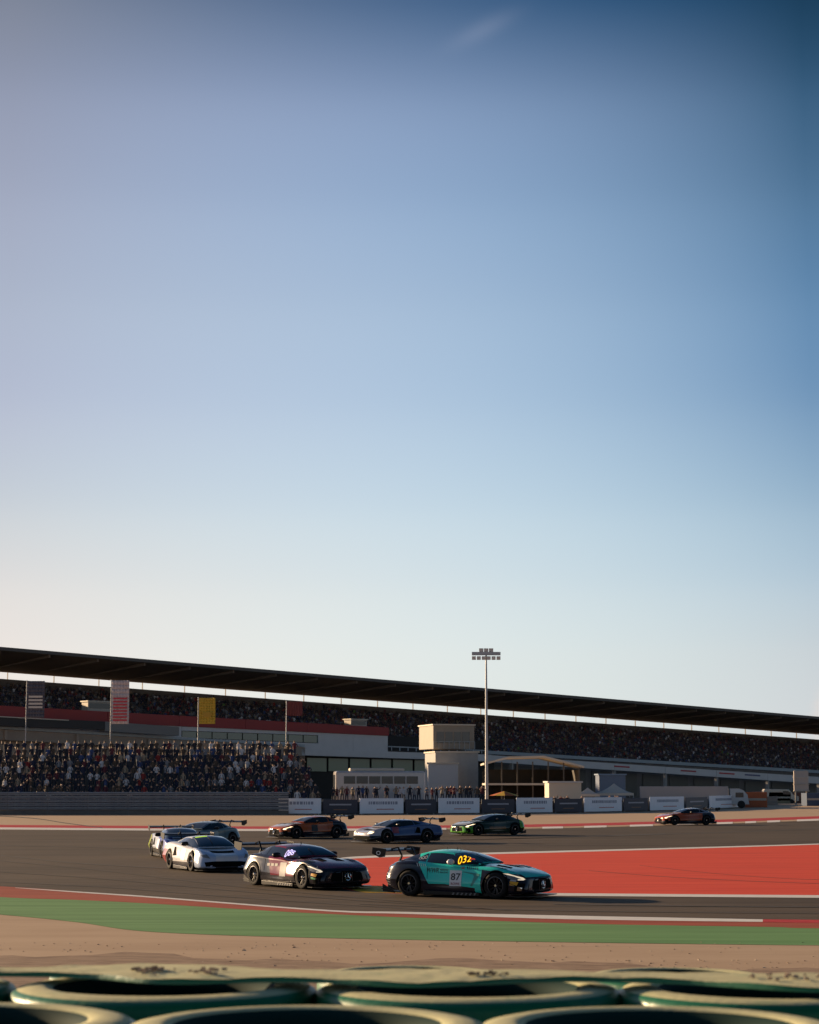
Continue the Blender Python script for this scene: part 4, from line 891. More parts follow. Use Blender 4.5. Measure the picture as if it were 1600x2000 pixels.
def body_mesh(st, ax_f, ax_r, paint):
    S = catmull(st, 6); nv = None; mb = MB(); rows = []
    for x, zb, wb, wm, zm, ws, zs, zc in S:
        cpn = [(0, zb), (wb * .6, zb), (wb, zb + .02), (wm, zm - .10), (wm, zm), (ws + (wm - ws) * .45, zm + (zs - zm) * .62), (ws, zs), (ws * .66, zs + (zc - zs) * .55), (ws * .3, zs + (zc - zs) * .93), (0, zc)]
        half = catmull(cpn, 3); full = [(x, y, z) for y, z in half] + [(x, -y, z) for y, z in reversed(half[1:-1])]
        rows.append(full)
    n = len(rows[0])
    for r_ in rows: mb.v += r_
    for i in range(len(rows) - 1):
        for j in range(n): mb.f.append((i * n + j, i * n + (j + 1) % n, (i + 1) * n + (j + 1) % n, (i + 1) * n + j)); mb.m.append(0)
    mb.f.append(tuple(range(n))); mb.m.append(0); mb.f.append(tuple((len(rows) - 1) * n + j for j in range(n - 1, -1, -1))); mb.m.append(0)
    me = mb.mesh('body', None, [paint, M_well])
    o = bpy.data.objects.new('b', me); COL.objects.link(o)
    cut = MB()
    for ax in (ax_f, ax_r):
        for sg in (-1, 1):
            cut.tube((ax, sg * .60, .34), (ax, sg * 1.25, .34), .385, 36, mi=0)
    cm_ = cut.mesh('cut', None, [M_well]); co = bpy.data.objects.new('c', cm_); COL.objects.link(co)
    md = o.modifiers.new('b', 'BOOLEAN'); md.object = co; md.operation = 'DIFFERENCE'; md.solver = 'EXACT'
    try: md.material_mode = 'TRANSFER'
    except Exception: pass
    dg = bpy.context.evaluated_depsgraph_get(); r_ = bpy.data.meshes.new_from_object(o.evaluated_get(dg)); bpy.data.objects.remove(o); bpy.data.objects.remove(co)
    smooth(r_, 38)
    bm = bmesh.new(); bm.from_mesh(me); bv = BVHTree.FromBMesh(bm); bm.free()
    return r_, bv
class Cabin:
    def __init__(s, st): s.S = catmull(st, 6); s.xs = [r[0] for r in s.S]
    def at(s, x, v):        # v 0 belt, 1 rail, 2 centre line; sign handled by caller
        i = 0
        while i < len(s.S) - 2 and s.S[i + 1][0] > x: i += 1
        a, b = s.S[i], s.S[i + 1]; t = (a[0] - x) / (a[0] - b[0]) if a[0] != b[0] else 0; t = max(0, min(1, t))
        _, zb, zt_, wb, wr = [p + (q - p) * t for p, q in zip(a, b)]
        zr = zb + (zt_ - zb) * .86
        if v <= 1:
            y = wb + (wr - wb) * (v ** 1.15); z = zb + (zr - zb) * v
        else:
            u = v - 1; y = wr * (1 - u) ** .9 if u < 1 else 0; z = zr + (zt_ - zr) * math.sin(u * math.pi / 2)
        return Vector((x, y, z))
    def off(s, x, v, sg, d):
        e = .01; p = s.at(x, v); a = s.at(x + e, v) - s.at(x - e, v); vv = min(max(v, e), 1.99); b = s.at(x, vv + e) - s.at(x, vv - e)
        n = b.cross(a); n = n.normalized() if n.length > 1e-9 else Vector((0, 0, 1))
        if n.z < 0: n = -n
        p = p + n * d; return Vector((p.x, p.y * sg, p.z))
    def shell(s, paint, parent):
        mb = MB(); vs = [0, .25, .5, .75, .92, 1, 1.08, 1.25, 1.5, 1.75, 2]
        rows = []
        for x in s.xs:
            h = [s.at(x, v) for v in vs]; rows.append([(p.x, p.y, p.z) for p in h] + [(p.x, -p.y, p.z) for p in reversed(h[:-1])])
        n = len(rows[0])
        for r_ in rows: mb.v += r_
        for i in range(len(rows) - 1):
            for j in range(n - 1): mb.f.append((i * n + j, i * n + j + 1, (i + 1) * n + j + 1, (i + 1) * n + j)); mb.m.append(0)
        me = mb.mesh('roof_shell', None, [paint]); smooth(me, 50); return link('roof_shell', me, parent)
    def patch(s, name, m, parent, corners, d=.006, nx=8, nv=5, side=-1):   # corners (x,v): four corners bilinear
        mb = MB(); A, B, C_, D = corners
        for i in range(nx + 1):
            for j in range(nv + 1):
                a, b = i / nx, j / nv; x = (A[0] * (1 - a) + B[0] * a) * (1 - b) + (D[0] * (1 - a) + C_[0] * a) * b; v = (A[1] * (1 - a) + B[1] * a) * (1 - b) + (D[1] * (1 - a) + C_[1] * a) * b
                sg = side
                if v > 2: v = 4 - v; sg = -side
                mb.v.append(tuple(s.off(x, v, sg, d)))
        for i in range(nx):
            for j in range(nv): k = i * (nv + 1) + j; mb.f.append((k, k + 1, k + nv + 2, k + nv + 1)); mb.m.append(0)
        me = mb.mesh(name, None, [m]); smooth(me, 60); return link(name, me, parent)
def proj(name, m, parent, pts, bv, mode='side', sg=-1, d=.006, cuts=3, holes=None, tri=None):
    """decal or panel: 2D polygon laid on the body. side: (x, z) seen along y; front: (y, z) seen along x; top: (x, y) seen along z"""
    bm = bmesh.new()
    if tri:
        vs = [bm.verts.new((p[0], p[1], 0)) for p in tri[0]]
        for f in tri[1]:
            try: bm.faces.new([vs[i] for i in f])
            except Exception: pass
    else:
        vs = [bm.verts.new((p[0], p[1], 0)) for p in pts]; bm.faces.new(vs)
        bmesh.ops.triangulate(bm, faces=bm.faces)
    if cuts: bmesh.ops.subdivide_edges(bm, edges=bm.edges, cuts=cuts, use_grid_fill=True)
    for v in bm.verts:
        a, b = v.co.x, v.co.y
        if mode == 'side': o, dr = Vector((a, sg * 3, b)), Vector((0, -sg, 0))
        elif mode == 'front': o, dr = Vector((4, a, b)), Vector((-1, 0, 0))
        elif mode == 'back': o, dr = Vector((-4, a, b)), Vector((1, 0, 0))
        elif mode == 'top': o, dr = Vector((a, b, 3)), Vector((0, 0, -1))
        else:                                   # 'quarter': coordinates (q, z) seen from 45 degrees off the front
            ex = Vector((-.7071, sg * .7071, 0)); dr = Vector((-.7071, -sg * .7071, 0)); o = ex * a + Vector((0, 0, b)) - dr * 4
        h, nrm, _, _ = bv.ray_cast(o, dr)
        if h is None: h = o + dr * (3 if mode != 'quarter' else 4 - 1.6); nrm = -dr
        if nrm.dot(dr) > 0: nrm = -nrm
        v.co = h + nrm * d
    me = bpy.data.meshes.new(name); bm.to_mesh(me); bm.free(); me.materials.append(m); smooth(me, 60)
    return link(name, me, parent)
TXT = {}
def text_tris(s, size, width=None, space=1.0, fat=.012):
    cu = bpy.data.curves.new('t', 'FONT'); cu.body = s; cu.size = size; cu.align_x = 'CENTER'; cu.align_y = 'CENTER'; cu.resolution_u = 3; cu.space_character = space; cu.offset = size * fat
    o = bpy.data.objects.new('t', cu); COL.objects.link(o); dg = bpy.context.evaluated_depsgraph_get(); me = bpy.data.meshes.new_from_object(o.evaluated_get(dg)); bpy.data.objects.remove(o)
    V = [(v.co.x, v.co.y) for v in me.vertices]; Fs = [tuple(p.vertices) for p in me.polygons]
    w_ = max(v[0] for v in V) - min(v[0] for v in V); k = (width / w_) if width else 1; return [(x * k, y) for x, y in V], Fs
def side_text(name, s, m, parent, bv, cx, cz, size, width, sg=-1, d=.009, shear=0.0):
    V, Fs = text_tris(s, size, width, fat=(.0 if s == 'WWR' else .012)); dirx = 1 if sg < 0 else -1
    return proj(name, m, parent, None, bv, 'side', sg, d, 0, tri=([(cx + dirx * (x + shear * y), cz + y) for x, y in V], Fs))
def cab_text(name, s, m, parent, cab, cx, cv, size, width, side, tilt, d=.012, front=False):
    V, Fs = text_tris(s, size, width); mb = MB()
    for x, y in V:
        if front: p = cab.off(cx + y * tilt[0], 1 + 1.0 * cv + x * tilt[1] , side, d) if False else None
    return None
def wheel(parent, x, y, sg, wr=.34, ww=.30, spokes=10):
    w_ = bpy.data.objects.new('wheel', tyre_m); COL.objects.link(w_); w_.parent = parent; w_.location = (x, y, wr); w_.rotation_euler = (0, 0, 0 if sg < 0 else math.pi)
    r_ = bpy.data.objects.new('rim', rim_m); COL.objects.link(r_); r_.parent = w_
    h_ = bpy.data.objects.new('hub', hub_m); COL.objects.link(h_); h_.parent = w_
    return w_
mb = MB(); mb.lathe([(.235, -.150), (.262, -.158), (.30, -.156), (.328, -.145), (.340, -.12), (.340, .12), (.328, .145), (.30, .15), (.235, .15)], 48, 'y'); tyre_m = mb.mesh('wheel', 50, [M_tyre])
mb = MB(); mb.lathe([(.238, -.150), (.225, -.152), (.218, -.135), (.215, .12)], 48, 'y', mi=1); mb.lathe([(.215, .02), (.01, .02)], 32, 'y', mi=2)
for i in range(10):
    t = 2 * math.pi * i / 10
    for dt in (-.10, .10):
        a = Vector((math.cos(t + dt * .4) * .05, -.085, math.sin(t + dt * .4) * .05)); b = Vector((math.cos(t + dt) * .218, -.125, math.sin(t + dt) * .218)); mb.tube(a, b, .013, 6, .011, 0)
rim_m = mb.mesh('rim', 40, [M_rim, M_rime, M_well])
mb = MB(); mb.lathe([(.0, -.135), (.03, -.135), (.04, -.12), (.055, -.09), (.06, -.05)], 16, 'y'); hub_m = mb.mesh('hub', 40, [M_chrome])

def wing(parent, x, z, half, chord, endp, mcol, mend, neck=True, endh=.20):
    mb = MB(); n = 12; prof_ = []
    for i in range(n + 1): t = i / n; prof_.append((x - chord * t, z + .035 * math.sin(math.pi * t ** .7) + .07 * t * t))
    for i in range(n, -1, -1): t = i / n; prof_.append((x - chord * t, z - .02 * math.sin(math.pi * t) + .07 * t * t - .004))
    k = len(prof_); mb.v += [(a, -half, b) for a, b in prof_] + [(a, half, b) for a, b in prof_]
    for i in range(k): mb.f.append((i, (i + 1) % k, k + (i + 1) % k, k + i)); mb.m.append(0)
    mb.obj('rear_wing', mcol, parent, 50)
    for sg in (-1, 1):
        mb = MB(); e = [(x + .06, z + .07), (x - chord - .03, z + .11), (x - chord - .05, z - .06), (x - chord * .45, z - endh + .04), (x + .02, z - endh + .06)]
        b0 = len(mb.v); mb.v += [(a, sg * half, b) for a, b in e] + [(a, sg * (half + .018), b) for a, b in e]; kk = len(e)
        mb.f += [tuple(range(kk)), tuple(range(2 * kk - 1, kk - 1, -1))] + [(i, (i + 1) % kk, kk + (i + 1) % kk, kk + i) for i in range(kk)]; mb.m += [0] * (kk + 2)
        o = mb.obj('wing_endplate', mend, parent)
        mb = MB(); 
        if neck:
            mb.tube((x - .12, sg * .36, z + .05), (x + .10, sg * .36, z + .10), .022, 6); mb.tube((x + .10, sg * .36, z + .10), (x + .22, sg * .36, z - .12), .026, 6); mb.tube((x + .22, sg * .36, z - .12), (x + .10, sg * .36, z - .36), .03, 6, .04)
            mb.obj('wing_bracket', M_carb, parent, 40)
def race_car(label, gp, rz, typ, paint, nose=None, endm=None, mirror=None, lit=False, led=None, number=None, extra=None, glass=None, sill=None, tailm=None, group='racing cars on the circuit'):
    t = thing('racing_car', label, 'racing car', (gp.x, gp.y, .018), rz, group)
    st, cabs, af, arr = (GT, GT_CAB, 1.40, -1.23) if typ == 'gt' else (ME, ME_CAB, 1.25, -1.22)
    bme, bv = body_mesh(st, af, arr, paint); link('body', bme, t)
    cab = Cabin(cabs); cab.shell(paint, t)
    gl = glass or M_glass; C0 = 1.40 if typ == 'gt' else 1.25
    # glass
    if typ == 'gt': wsx0, wsx1, sx0, sx1, rqx = .75, .10, .25, -.78, -1.22
    else: wsx0, wsx1, sx0, sx1, rqx = 1.14, .12, .80, -.55, -1.05
    cab.patch('windscreen', gl, t, [(wsx0, 1.02), (wsx0, 2.98), (wsx1, 2.9), (wsx1, 1.10)], .006, 10, 8) if False else None
    mb = MB(); nx, nv = 22, 24; pb0, pb1 = (.24, -.06) if typ == 'gt' else (.62, .10)
    for i in range(nx + 1):
        a = i / nx; x = wsx0 + (wsx1 - wsx0) * a
        for j in range(nv + 1):
            f_ = j / nv * 2 - 1; xx = x - (.16 if typ == 'gt' else .10) * a * a * abs(f_) ** 2.2
            g_ = min(1, max(0, (pb0 - xx) / (pb0 - pb1))); vlo = .08 + (1.06 - .08) * g_
            ff = 1 - abs(f_); v = vlo + (2 - vlo) * ff; sg = -1 if f_ < 0 else 1
            mb.v.append(tuple(cab.off(xx, v, sg, .007)))
    for i in range(nx):
        for j in range(nv): k = i * (nv + 1) + j; mb.f.append((k, k + 1, k + nv + 2, k + nv + 1)); mb.m.append(0)
    me = mb.mesh('windscreen', None, [gl]); smooth(me, 60); link('windscreen', me, t)
    for sg in (-1, 1):
        def sidewin(name, x0, x1, v0, curve, d=.007):
            mb = MB(); n = 14; m_ = 6
            for i in range(n + 1):
                x = x0 + (x1 - x0) * i / n; top = curve(i / n)
                for j in range(m_ + 1): mb.v.append(tuple(cab.off(x, v0 + (top - v0) * j / m_, sg, d)))
            for i in range(n):
                for j in range(m_): k = i * (m_ + 1) + j; mb.f.append((k, k + 1, k + m_ + 2, k + m_ + 1)); mb.m.append(0)
            me = mb.mesh(name, None, [gl]); smooth(me, 60); return link(name, me, t)
        sidewin('side_window', sx0, sx1 + .02, .06, lambda a: .10 + .78 * min(1, a * 3.6) ** .75)
        sidewin('quarter_window', sx1 - .03, rqx, .08, lambda a: .88 - .72 * a ** 1.4)
        # door shut lines as thin dark grooves strips
        for xx in ((sx0 + .02, sx1 + .1)):
            proj('door_seam', M_well, t, [(xx, .34), (xx + .012, .34), (xx + .012, .80), (xx, .80)], bv, 'side', sg, .003, 2)
        # mirror
        mb = MB(); mx_ = sx0 - .18; my = sg * 1.0; mz = .93
        mb.lathe([(.0, -.13), (.05, -.12), (.075, -.06), (.08, .05), (.06, .11), (.0, .12)], 12, 'y', (mx_, my, mz)); 
        o = mb.obj('mirror', mirror or M_carb, t, 60)
        mb = MB(); mb.tube((mx_ - .02, sg * .80, .87), (mx_, my - sg * .1, mz - .02), .018, 6); mb.obj('mirror_arm', M_carb, t)
        # side skirt blade
        mb = MB(); mb.hexa([(af - .48, sg * .93, .055), (arr + .45, sg * .93, .055), (arr + .45, sg * .93, .17), (af - .48, sg * .93, .14)], (0, sg * .055, 0)); bevel_obj(mb.obj('side_skirt', M_carb, t), .01)
        mb = MB()
        for q in range(6): x = .1 + q * .13; mb.hexa([(x, sg * .987, .07), (x + .05, sg * .987, .07), (x + .09, sg * .987, .13), (x + .04, sg * .987, .13)], (0, sg * .006, 0))
        o = mb.obj('skirt_vanes', mat('vane_grey', (.12, .12, .13), .4), t); o['kind'] = 'stuff'
        # canards
        mb = MB()
        mb.hexa([(2.18 if typ == 'gt' else 2.05, sg * .84, .30), (1.86 if typ == 'gt' else 1.74, sg * .96, .38), (1.84 if typ == 'gt' else 1.72, sg * 1.02, .40), (2.14 if typ == 'gt' else 2.0, sg * .94, .30)], (0, 0, .012)); mb.obj('canard', M_carb, t)
        # arch lip
        for ax in (af, arr):
            mb = MB(); n = 22; pr = [(.385, 0), (.405, .0), (.405, .02), (.385, .02)]
            for i in range(n + 1):
                a = math.pi * (-.02 + 1.04 * i / n); 
                for r_, h in pr:
                    px_, pz_ = ax + r_ * math.cos(a), .34 + r_ * math.sin(a); hit = bv.ray_cast(Vector((px_, sg * 3, pz_)), Vector((0, -sg, 0)))[0]; yy = (abs(hit.y) if hit else .98)
                    mb.v.append((px_, sg * (yy - .01 + h), pz_))
            for i in range(n):
                for j in range(4): mb.f.append((i * 4 + j, i * 4 + (j + 1) % 4, i * 4 + 4 + (j + 1) % 4, i * 4 + 4 + j)); mb.m.append(0)
            mb.obj('arch_lip', M_carb, t, 40)
        wheel(t, af, sg * .845, sg); wheel(t, arr, sg * .845, sg)
    # rear glass
    cab.patch('rear_window', gl, t, [(-.95 if typ == 'gt' else -.8, 1.2), (-1.75 if typ == 'gt' else -1.6, 1.2), (-1.75 if typ == 'gt' else -1.6, 2.8), (-.95 if typ == 'gt' else -.8, 2.8)], .006, 8, 8)
    # splitter, floor, diffuser
    nx_ = st[0][0]
    mb = MB(); pl = [(nx_ + .10, -.55), (nx_ + .02, -.88), (nx_ - .30, -1.0), (nx_ - .55, -1.0), (nx_ - .55, 1.0), (nx_ - .30, 1.0), (nx_ + .02, .88), (nx_ + .10, .55)]
    b0 = 0; mb.v += [(a, b, .06) for a, b in pl] + [(a, b, .078) for a, b in pl]; kk = len(pl); mb.f += [tuple(range(kk)), tuple(range(2 * kk - 1, kk - 1, -1))] + [(i, (i + 1) % kk, kk + (i + 1) % kk, kk + i) for i in range(kk)]; mb.m += [0] * (kk + 2); mb.obj('splitter', M_carb, t)
    mb = MB(); mb.box(arr - .2, af + .2, -.86, .86, .055, .12); mb.obj('floor', M_carb, t)
    mb = MB(); mb.hexa([(-2.22, -.75, .16), (-2.22, .75, .16), (-1.65, .75, .075), (-1.65, -.75, .075)], (0, 0, .02))
    for q in range(6): y = -.72 + q * .288; mb.hexa([(-2.20, y - .006, .09), (-1.8, y - .006, .06), (-1.8, y - .006, .10), (-2.20, y - .006, .30)], (0, .012, 0))
    mb.obj('diffuser', M_carb, t)['kind'] = 'stuff'
    # grille
    if typ == 'gt':
        proj('grille', M_well, t, [(-.50, .18), (-.56, .30), (-.50, .46), (-.36, .525), (.36, .525), (.50, .46), (.56, .30), (.50, .18)], bv, 'front', 1, .006, 3)
        for q in range(-5, 6):
            mb = MB(); mb.box(nx_ - .03 - .004 * q * q, nx_ + .035 - .004 * q * q, q * .085 - .006, q * .085 + .006, .22, .49); mb.obj('grille_bar', mat('bar_dark', (.05, .05, .05), .3, metal=.7), t)
        # three pointed star in a ring
        mb = MB(); n = 28
        for i in range(n):
            a0, a1 = 2 * math.pi * i / n, 2 * math.pi * (i + 1) / n; mb.tube((nx_ + .05, .10 * math.cos(a0), .36 + .10 * math.sin(a0)), (nx_ + .05, .10 * math.cos(a1), .36 + .10 * math.sin(a1)), .009, 5, caps=False)
        for a in (90, 210, 330): mb.tube((nx_ + .05, 0, .36), (nx_ + .05, .095 * math.cos(R(a)), .36 + .095 * math.sin(R(a))), .018, 5, .005)
        o = mb.obj('badge', M_chrome, t)
        for sg in (-1, 1):
            L_ = [(-.62 * 1, .0)]
            proj('headlight', M_lens, t, [(1.62, .60), (1.62 + .33, .66), (2.12, .56), (2.14, .50), (2.0, .49), (1.80, .52)], bv, 'side', sg, .006, 3)
            proj('headlight_strip', M_hl if lit else M_drl, t, [(1.60, .655), (1.75, .655), (2.13, .555), (2.18, .51), (2.15, .485), (2.02, .485), (2.02, .51), (2.11, .515), (1.92, .585), (1.75, .62)], bv, 'side', sg, .012, 2)
            proj('side_intake', M_well, t, [(1.93, .18), (2.25, .18), (2.25, .40), (1.98, .42)], bv, 'side', sg, .005, 3)
            proj('fender_louvre', M_well, t, [(1.15, sg * .62), (1.60, sg * .62), (1.60, sg * .80), (1.15, sg * .80)], bv, 'top', sg, .004, 3)
            for q in range(5): proj('louvre_slat', paint, t, [(1.17 + q * .088, sg * .63), (1.21 + q * .088, sg * .63), (1.21 + q * .088, sg * .79), (1.17 + q * .088, sg * .79)], bv, 'top', sg, .016, 1)
            proj('bonnet_vent', M_well, t, [(1.05, sg * .12), (1.50, sg * .16), (1.58, sg * .40), (1.15, sg * .44)], bv, 'top', sg, .005, 3)
            proj('tail_light', M_tail, t, [(sg * .45, .70), (sg * .80, .70), (sg * .78, .62), (sg * .45, .63)], bv, 'back', sg, .01, 2)
    else:
        proj('grille', M_well, t, [(-.75, .14), (-.80, .34), (-.45, .37), (.45, .37), (.80, .34), (.75, .14)], bv, 'front', 1, .006, 3)
        proj('bonnet_vent', M_well, t, [(1.55, -.45), (1.85, -.40), (1.85, .40), (1.55, .45)], bv, 'top', 1, .004, 4)
        for sg in (-1, 1):
            proj('headlight', M_lens if not lit else M_hl, t, [(sg * .60, .46), (sg * .82, .50), (sg * .86, .58), (sg * .70, .60)], bv, 'front', sg, .01, 3)
            proj('tail_light', M_tail, t, [(sg * .45, .74), (sg * .80, .74), (sg * .78, .66), (sg * .45, .68)], bv, 'back', sg, .01, 2)
            proj('side_intake', M_well, t, [(-.45, .50), (-.80, .48), (-.78, .78), (-.62, .80)], bv, 'side', sg, .004, 3)
    wing(t, -2.02, 1.17, .93, .34, 0, M_carb, endm or M_carb)
    # roof aerials and wiper
    for x, y in ((-.15, 0.0), (-.32, .12), (-.5, -.1)): mb = MB(); p = cab.at(x, 2); mb.tube((x, y, p.z - .01), (x - .02, y, p.z + .07), .012, 5, .004); mb.obj('aerial', M_carb, t)
    mb = MB(); a = cab.off(.86 if typ == 'gt' else 1.0, 1.85, -1, .03); b = cab.off(.35, 1.9, -1, .03); mb.tube(a, b, .010, 5); mb.obj('wiper', M_carb, t)
    if number:
        nx0, nz0, nw, nh = number.get('at', (.0, .54, .44, .42))
        mplate = number.get('mat', M_white_d)
        for sg in (-1, 1):
            d_ = 1 if sg < 0 else -1
            proj('number_plate', mplate, t, [(nx0 - nw / 2, nz0 - nh / 2), (nx0 + nw / 2, nz0 - nh / 2), (nx0 + nw / 2, nz0 + nh / 2), (nx0 - nw / 2, nz0 + nh / 2)], bv, 'side', sg, .007, 4)
            if number.get('text'): side_text('number', number['text'], M_black_d, t, bv, nx0, nz0 + .03, nh * .62, nw * .80, sg, .012)
    if led:
        # number display standing behind the windscreen's corner
        txt, colr, st_ = led
        lm = mat('led_' + txt, (.02, .01, .01), .5, emit=colr, estr=st_)
        V, Fs = text_tris(txt, .215, .37, fat=.0)
        for name, m_, geom in (('led_panel', mat('led_back', (.03, .005, .005), .4), None), ('led_number', lm, (V, Fs))):
            mb = MB(); x_c, v_c = LEDP; dd = .012 if geom is None else .020
            if geom is None:
                q = [(-.22 + .44 * i_ / 6, -.10 + .20 * j_ / 4) for i_ in range(7) for j_ in range(5)]; Fq = [(5 * i_ + j_, 5 * i_ + 5 + j_, 5 * i_ + 6 + j_, 5 * i_ + 1 + j_) for i_ in range(6) for j_ in range(4)]
            else: q, Fq = geom
            for a, b in q:
                v = v_c + b / .19 + a * 1.5; v = v if v < 1 else 1 + (v - 1) * .28
                mb.v.append(tuple(cab.off(x_c + a * .92 - b * .30, max(v, .02), -1, dd)))
            for f in Fq: mb.f.append(tuple(f)); mb.m.append(0)
            me = mb.mesh(name, None, [m_]); link(name, me, t)
    if extra: extra(t, bv, cab)
    return t
LEDP = (.34, .62); LEDX = (.82, .52, .20); LEDZ = (-.34, .05, .93)
def hd(px, py, ang, right=True, off=0.0):
    p = G(px, py); a = R(-ang) if right else R(180 + ang); return p, a

TEAL = (.035, .62, .52); NIGHT = (.012, .012, .022)
paint87 = livery('teal_black_livery', TEAL, [
    (NIGHT, [(-1, 0, -.62, -.42)]),                         # dark rear quarter with slanted edge
    (NIGHT, [(-1, 0, 0, .78), (0, 0, -1, .345), (-.09, 0, -1, .33)]),   # dark sill
    (NIGHT, [(1, 0, 0, -.96), (0, 1, 0, -.74), (-.10, 0, -1, .84)]),      # dark front wing below a swoosh
    (NIGHT, [(1, 0, 0, -2.0), (0, 0, -1, .565)]),
    (NIGHT, [(1, 0, 0, -.62), (-1, 0, 0, 1.50), (0, 1, .0, -.50), (0, -1, 0, .66), (0, 0, 1, -.70)]),
    ((.02, .10, .22), [(-1, 0, 0, -1.7), (0, 0, 1, -.80)])])
def extra87(t, bv, cab):
    for sg in (-1, 1):
        k = 1 if sg < 0 else -1
        side_text('team_lettering', 'WWR', M_black_d, t, bv, -.52, .69, .19, .38, sg, .009, .15)
        side_text('small_lettering', 'WINWARD', M_black_d, t, bv, -.175, .715, .07, .26, sg, .009)
        side_text('small_lettering', 'RACING', M_black_d, t, bv, -.175, .645, .06, .24, sg, .009)
        side_text('plate_lettering', 'ROWE', mat('plate_red', (.25, .02, .05), .5), t, bv, .18, .355, .085, .26, sg, .012)
        proj('yellow_decal', mat('decal_amber', (.75, .36, .02), .4), t, [(1.83, .36), (2.02, .345), (2.05, .44), (1.82, .46)], bv, 'side', sg, .009, 3)
        proj('white_decal', mat('decal_grey', (.4, .4, .42), .4), t, [(1.82, .468), (1.99, .45), (1.99, .49), (1.84, .505)], bv, 'side', sg, .009, 3)
        proj('silver_decal', M_chrome, t, [(2.02, .22), (2.13, .22), (2.15, .30), (2.04, .31)], bv, 'side', sg, .009, 3)
        # air outlet behind the front wheel: shade of the recess painted as a flat darker teal patch
        proj('side_vent', mat('vent_shadow', (.012, .22, .19), .4), t, [(.40, .685), (.62, .66), (.90, .63), (.90, .58), (.70, .30), (.64, .32), (.70, .42), (.74, .56), (.70, .61), (.38, .665)], bv, 'side', sg, .004, 3)
        for q in range(6): proj('bonnet_stripe', M_black_d, t, [(.52 + q * .06, .745), (.55 + q * .06, .745), (.51 + q * .06, .81), (.48 + q * .06, .81)], bv, 'side', sg, .006, 1)
        proj('red_decal', mat('decal_red', (.35, .02, .03), .5), t, [(.34, .755), (.43, .76), (.43, .79), (.34, .785)], bv, 'side', sg, .006, 1)
        for q in range(5): proj('quarter_stripe', M_white_d, t, [(-.98 + q * .06, .80), (-.965 + q * .06, .80), (-1.0 + q * .06, .88 - q * .004), (-1.02 + q * .06, .88 - q * .004)], bv, 'side', sg, .006, 1)
        for q in range(5): proj('rear_louvre', mat('louvre_grey', (.16, .16, .17), .35), t, [(-2.0, .60 - q * .07), (-1.82, .58 - q * .07), (-1.82, .565 - q * .07), (-2.0, .585 - q * .07)], bv, 'side', sg, .012, 2)
        side_text('fender_lettering', 'RAVENOL', M_white_d, t, bv, .93, .30, .05, .2, sg, .009) if False else None
        # sun visor lettering on the quarter glass
        mb = MB()
        for cx in (-1.02, -.93, -.84):
            for i in range(12):
                a0, a1 = 2 * math.pi * i / 12, 2 * math.pi * (i + 1) / 12
                q = [cab.off(cx + r_ * math.cos(a), .45 + r_ * 3.0 * math.sin(a) + (cx + .93) * .6, sg, .012) for a, r_ in ((a0, .045), (a1, .045), (a1, .035), (a0, .035))]; mb.poly(q)
        mb.obj('glass_emblem', M_white_d, t)['kind'] = 'stuff'
    # bonnet black centre flow and white top strip on the windscreen
    V, Fs = text_tris('RAVENOL', .075, .62); mb = MB()
    for x, y in V:
        v = 2.0 + x * 1.25; sg = -1
        if v > 2: v = 4 - v; sg = 1
        mb.v.append(tuple(cab.off(.20 - y * 1.6, v, sg, .014)))
    for f in Fs: mb.f.append(tuple(f)); mb.m.append(0)
    link('sunstrip_lettering', mb.mesh('sunstrip_lettering', None, [M_white_d]), t)
    # red cloth like flag seen through the glass beside the display
    proj('endplate_mark', M_white_d, t, [(0, 0), (0.01, 0), (0.01, .01), (0, .01)], bv, 'side', -1, .006, 0) if False else None
    mb = MB()
    for sg in (-1, 1):
        for i in range(14):
            a0, a1 = 2 * math.pi * i / 14, 2 * math.pi * (i + 1) / 14
            mb.poly([(-2.2 + r_ * 1.3 * math.cos(a), sg * .952, 1.13 + r_ * math.sin(a)) for a, r_ in ((a0, .055), (a1, .055), (a1, .035), (a0, .035))])
    mb.obj('endplate_emblem', M_white_d, t)['kind'] = 'stuff'
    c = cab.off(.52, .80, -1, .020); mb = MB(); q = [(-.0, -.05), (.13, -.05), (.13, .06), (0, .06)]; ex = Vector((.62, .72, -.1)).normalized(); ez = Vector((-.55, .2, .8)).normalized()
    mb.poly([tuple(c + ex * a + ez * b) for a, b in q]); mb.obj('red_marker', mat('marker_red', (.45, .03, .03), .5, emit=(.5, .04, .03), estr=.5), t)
p, a = hd(883, 1754, 30); hv = Vector((math.cos(a), math.sin(a), 0)); lf = Vector((-hv.y, hv.x, 0))
c87 = p + lf * .95 - hv * .085
race_car('teal and black racing car number 87 with a glowing yellow 032 in the windscreen', c87, a, 'gt', paint87, led=('032', (1, .50, .01), 1.1), mirror=M_white_d,
         number={'at': (.18, .50, .36, .41), 'text': '87'}, extra=extra87)

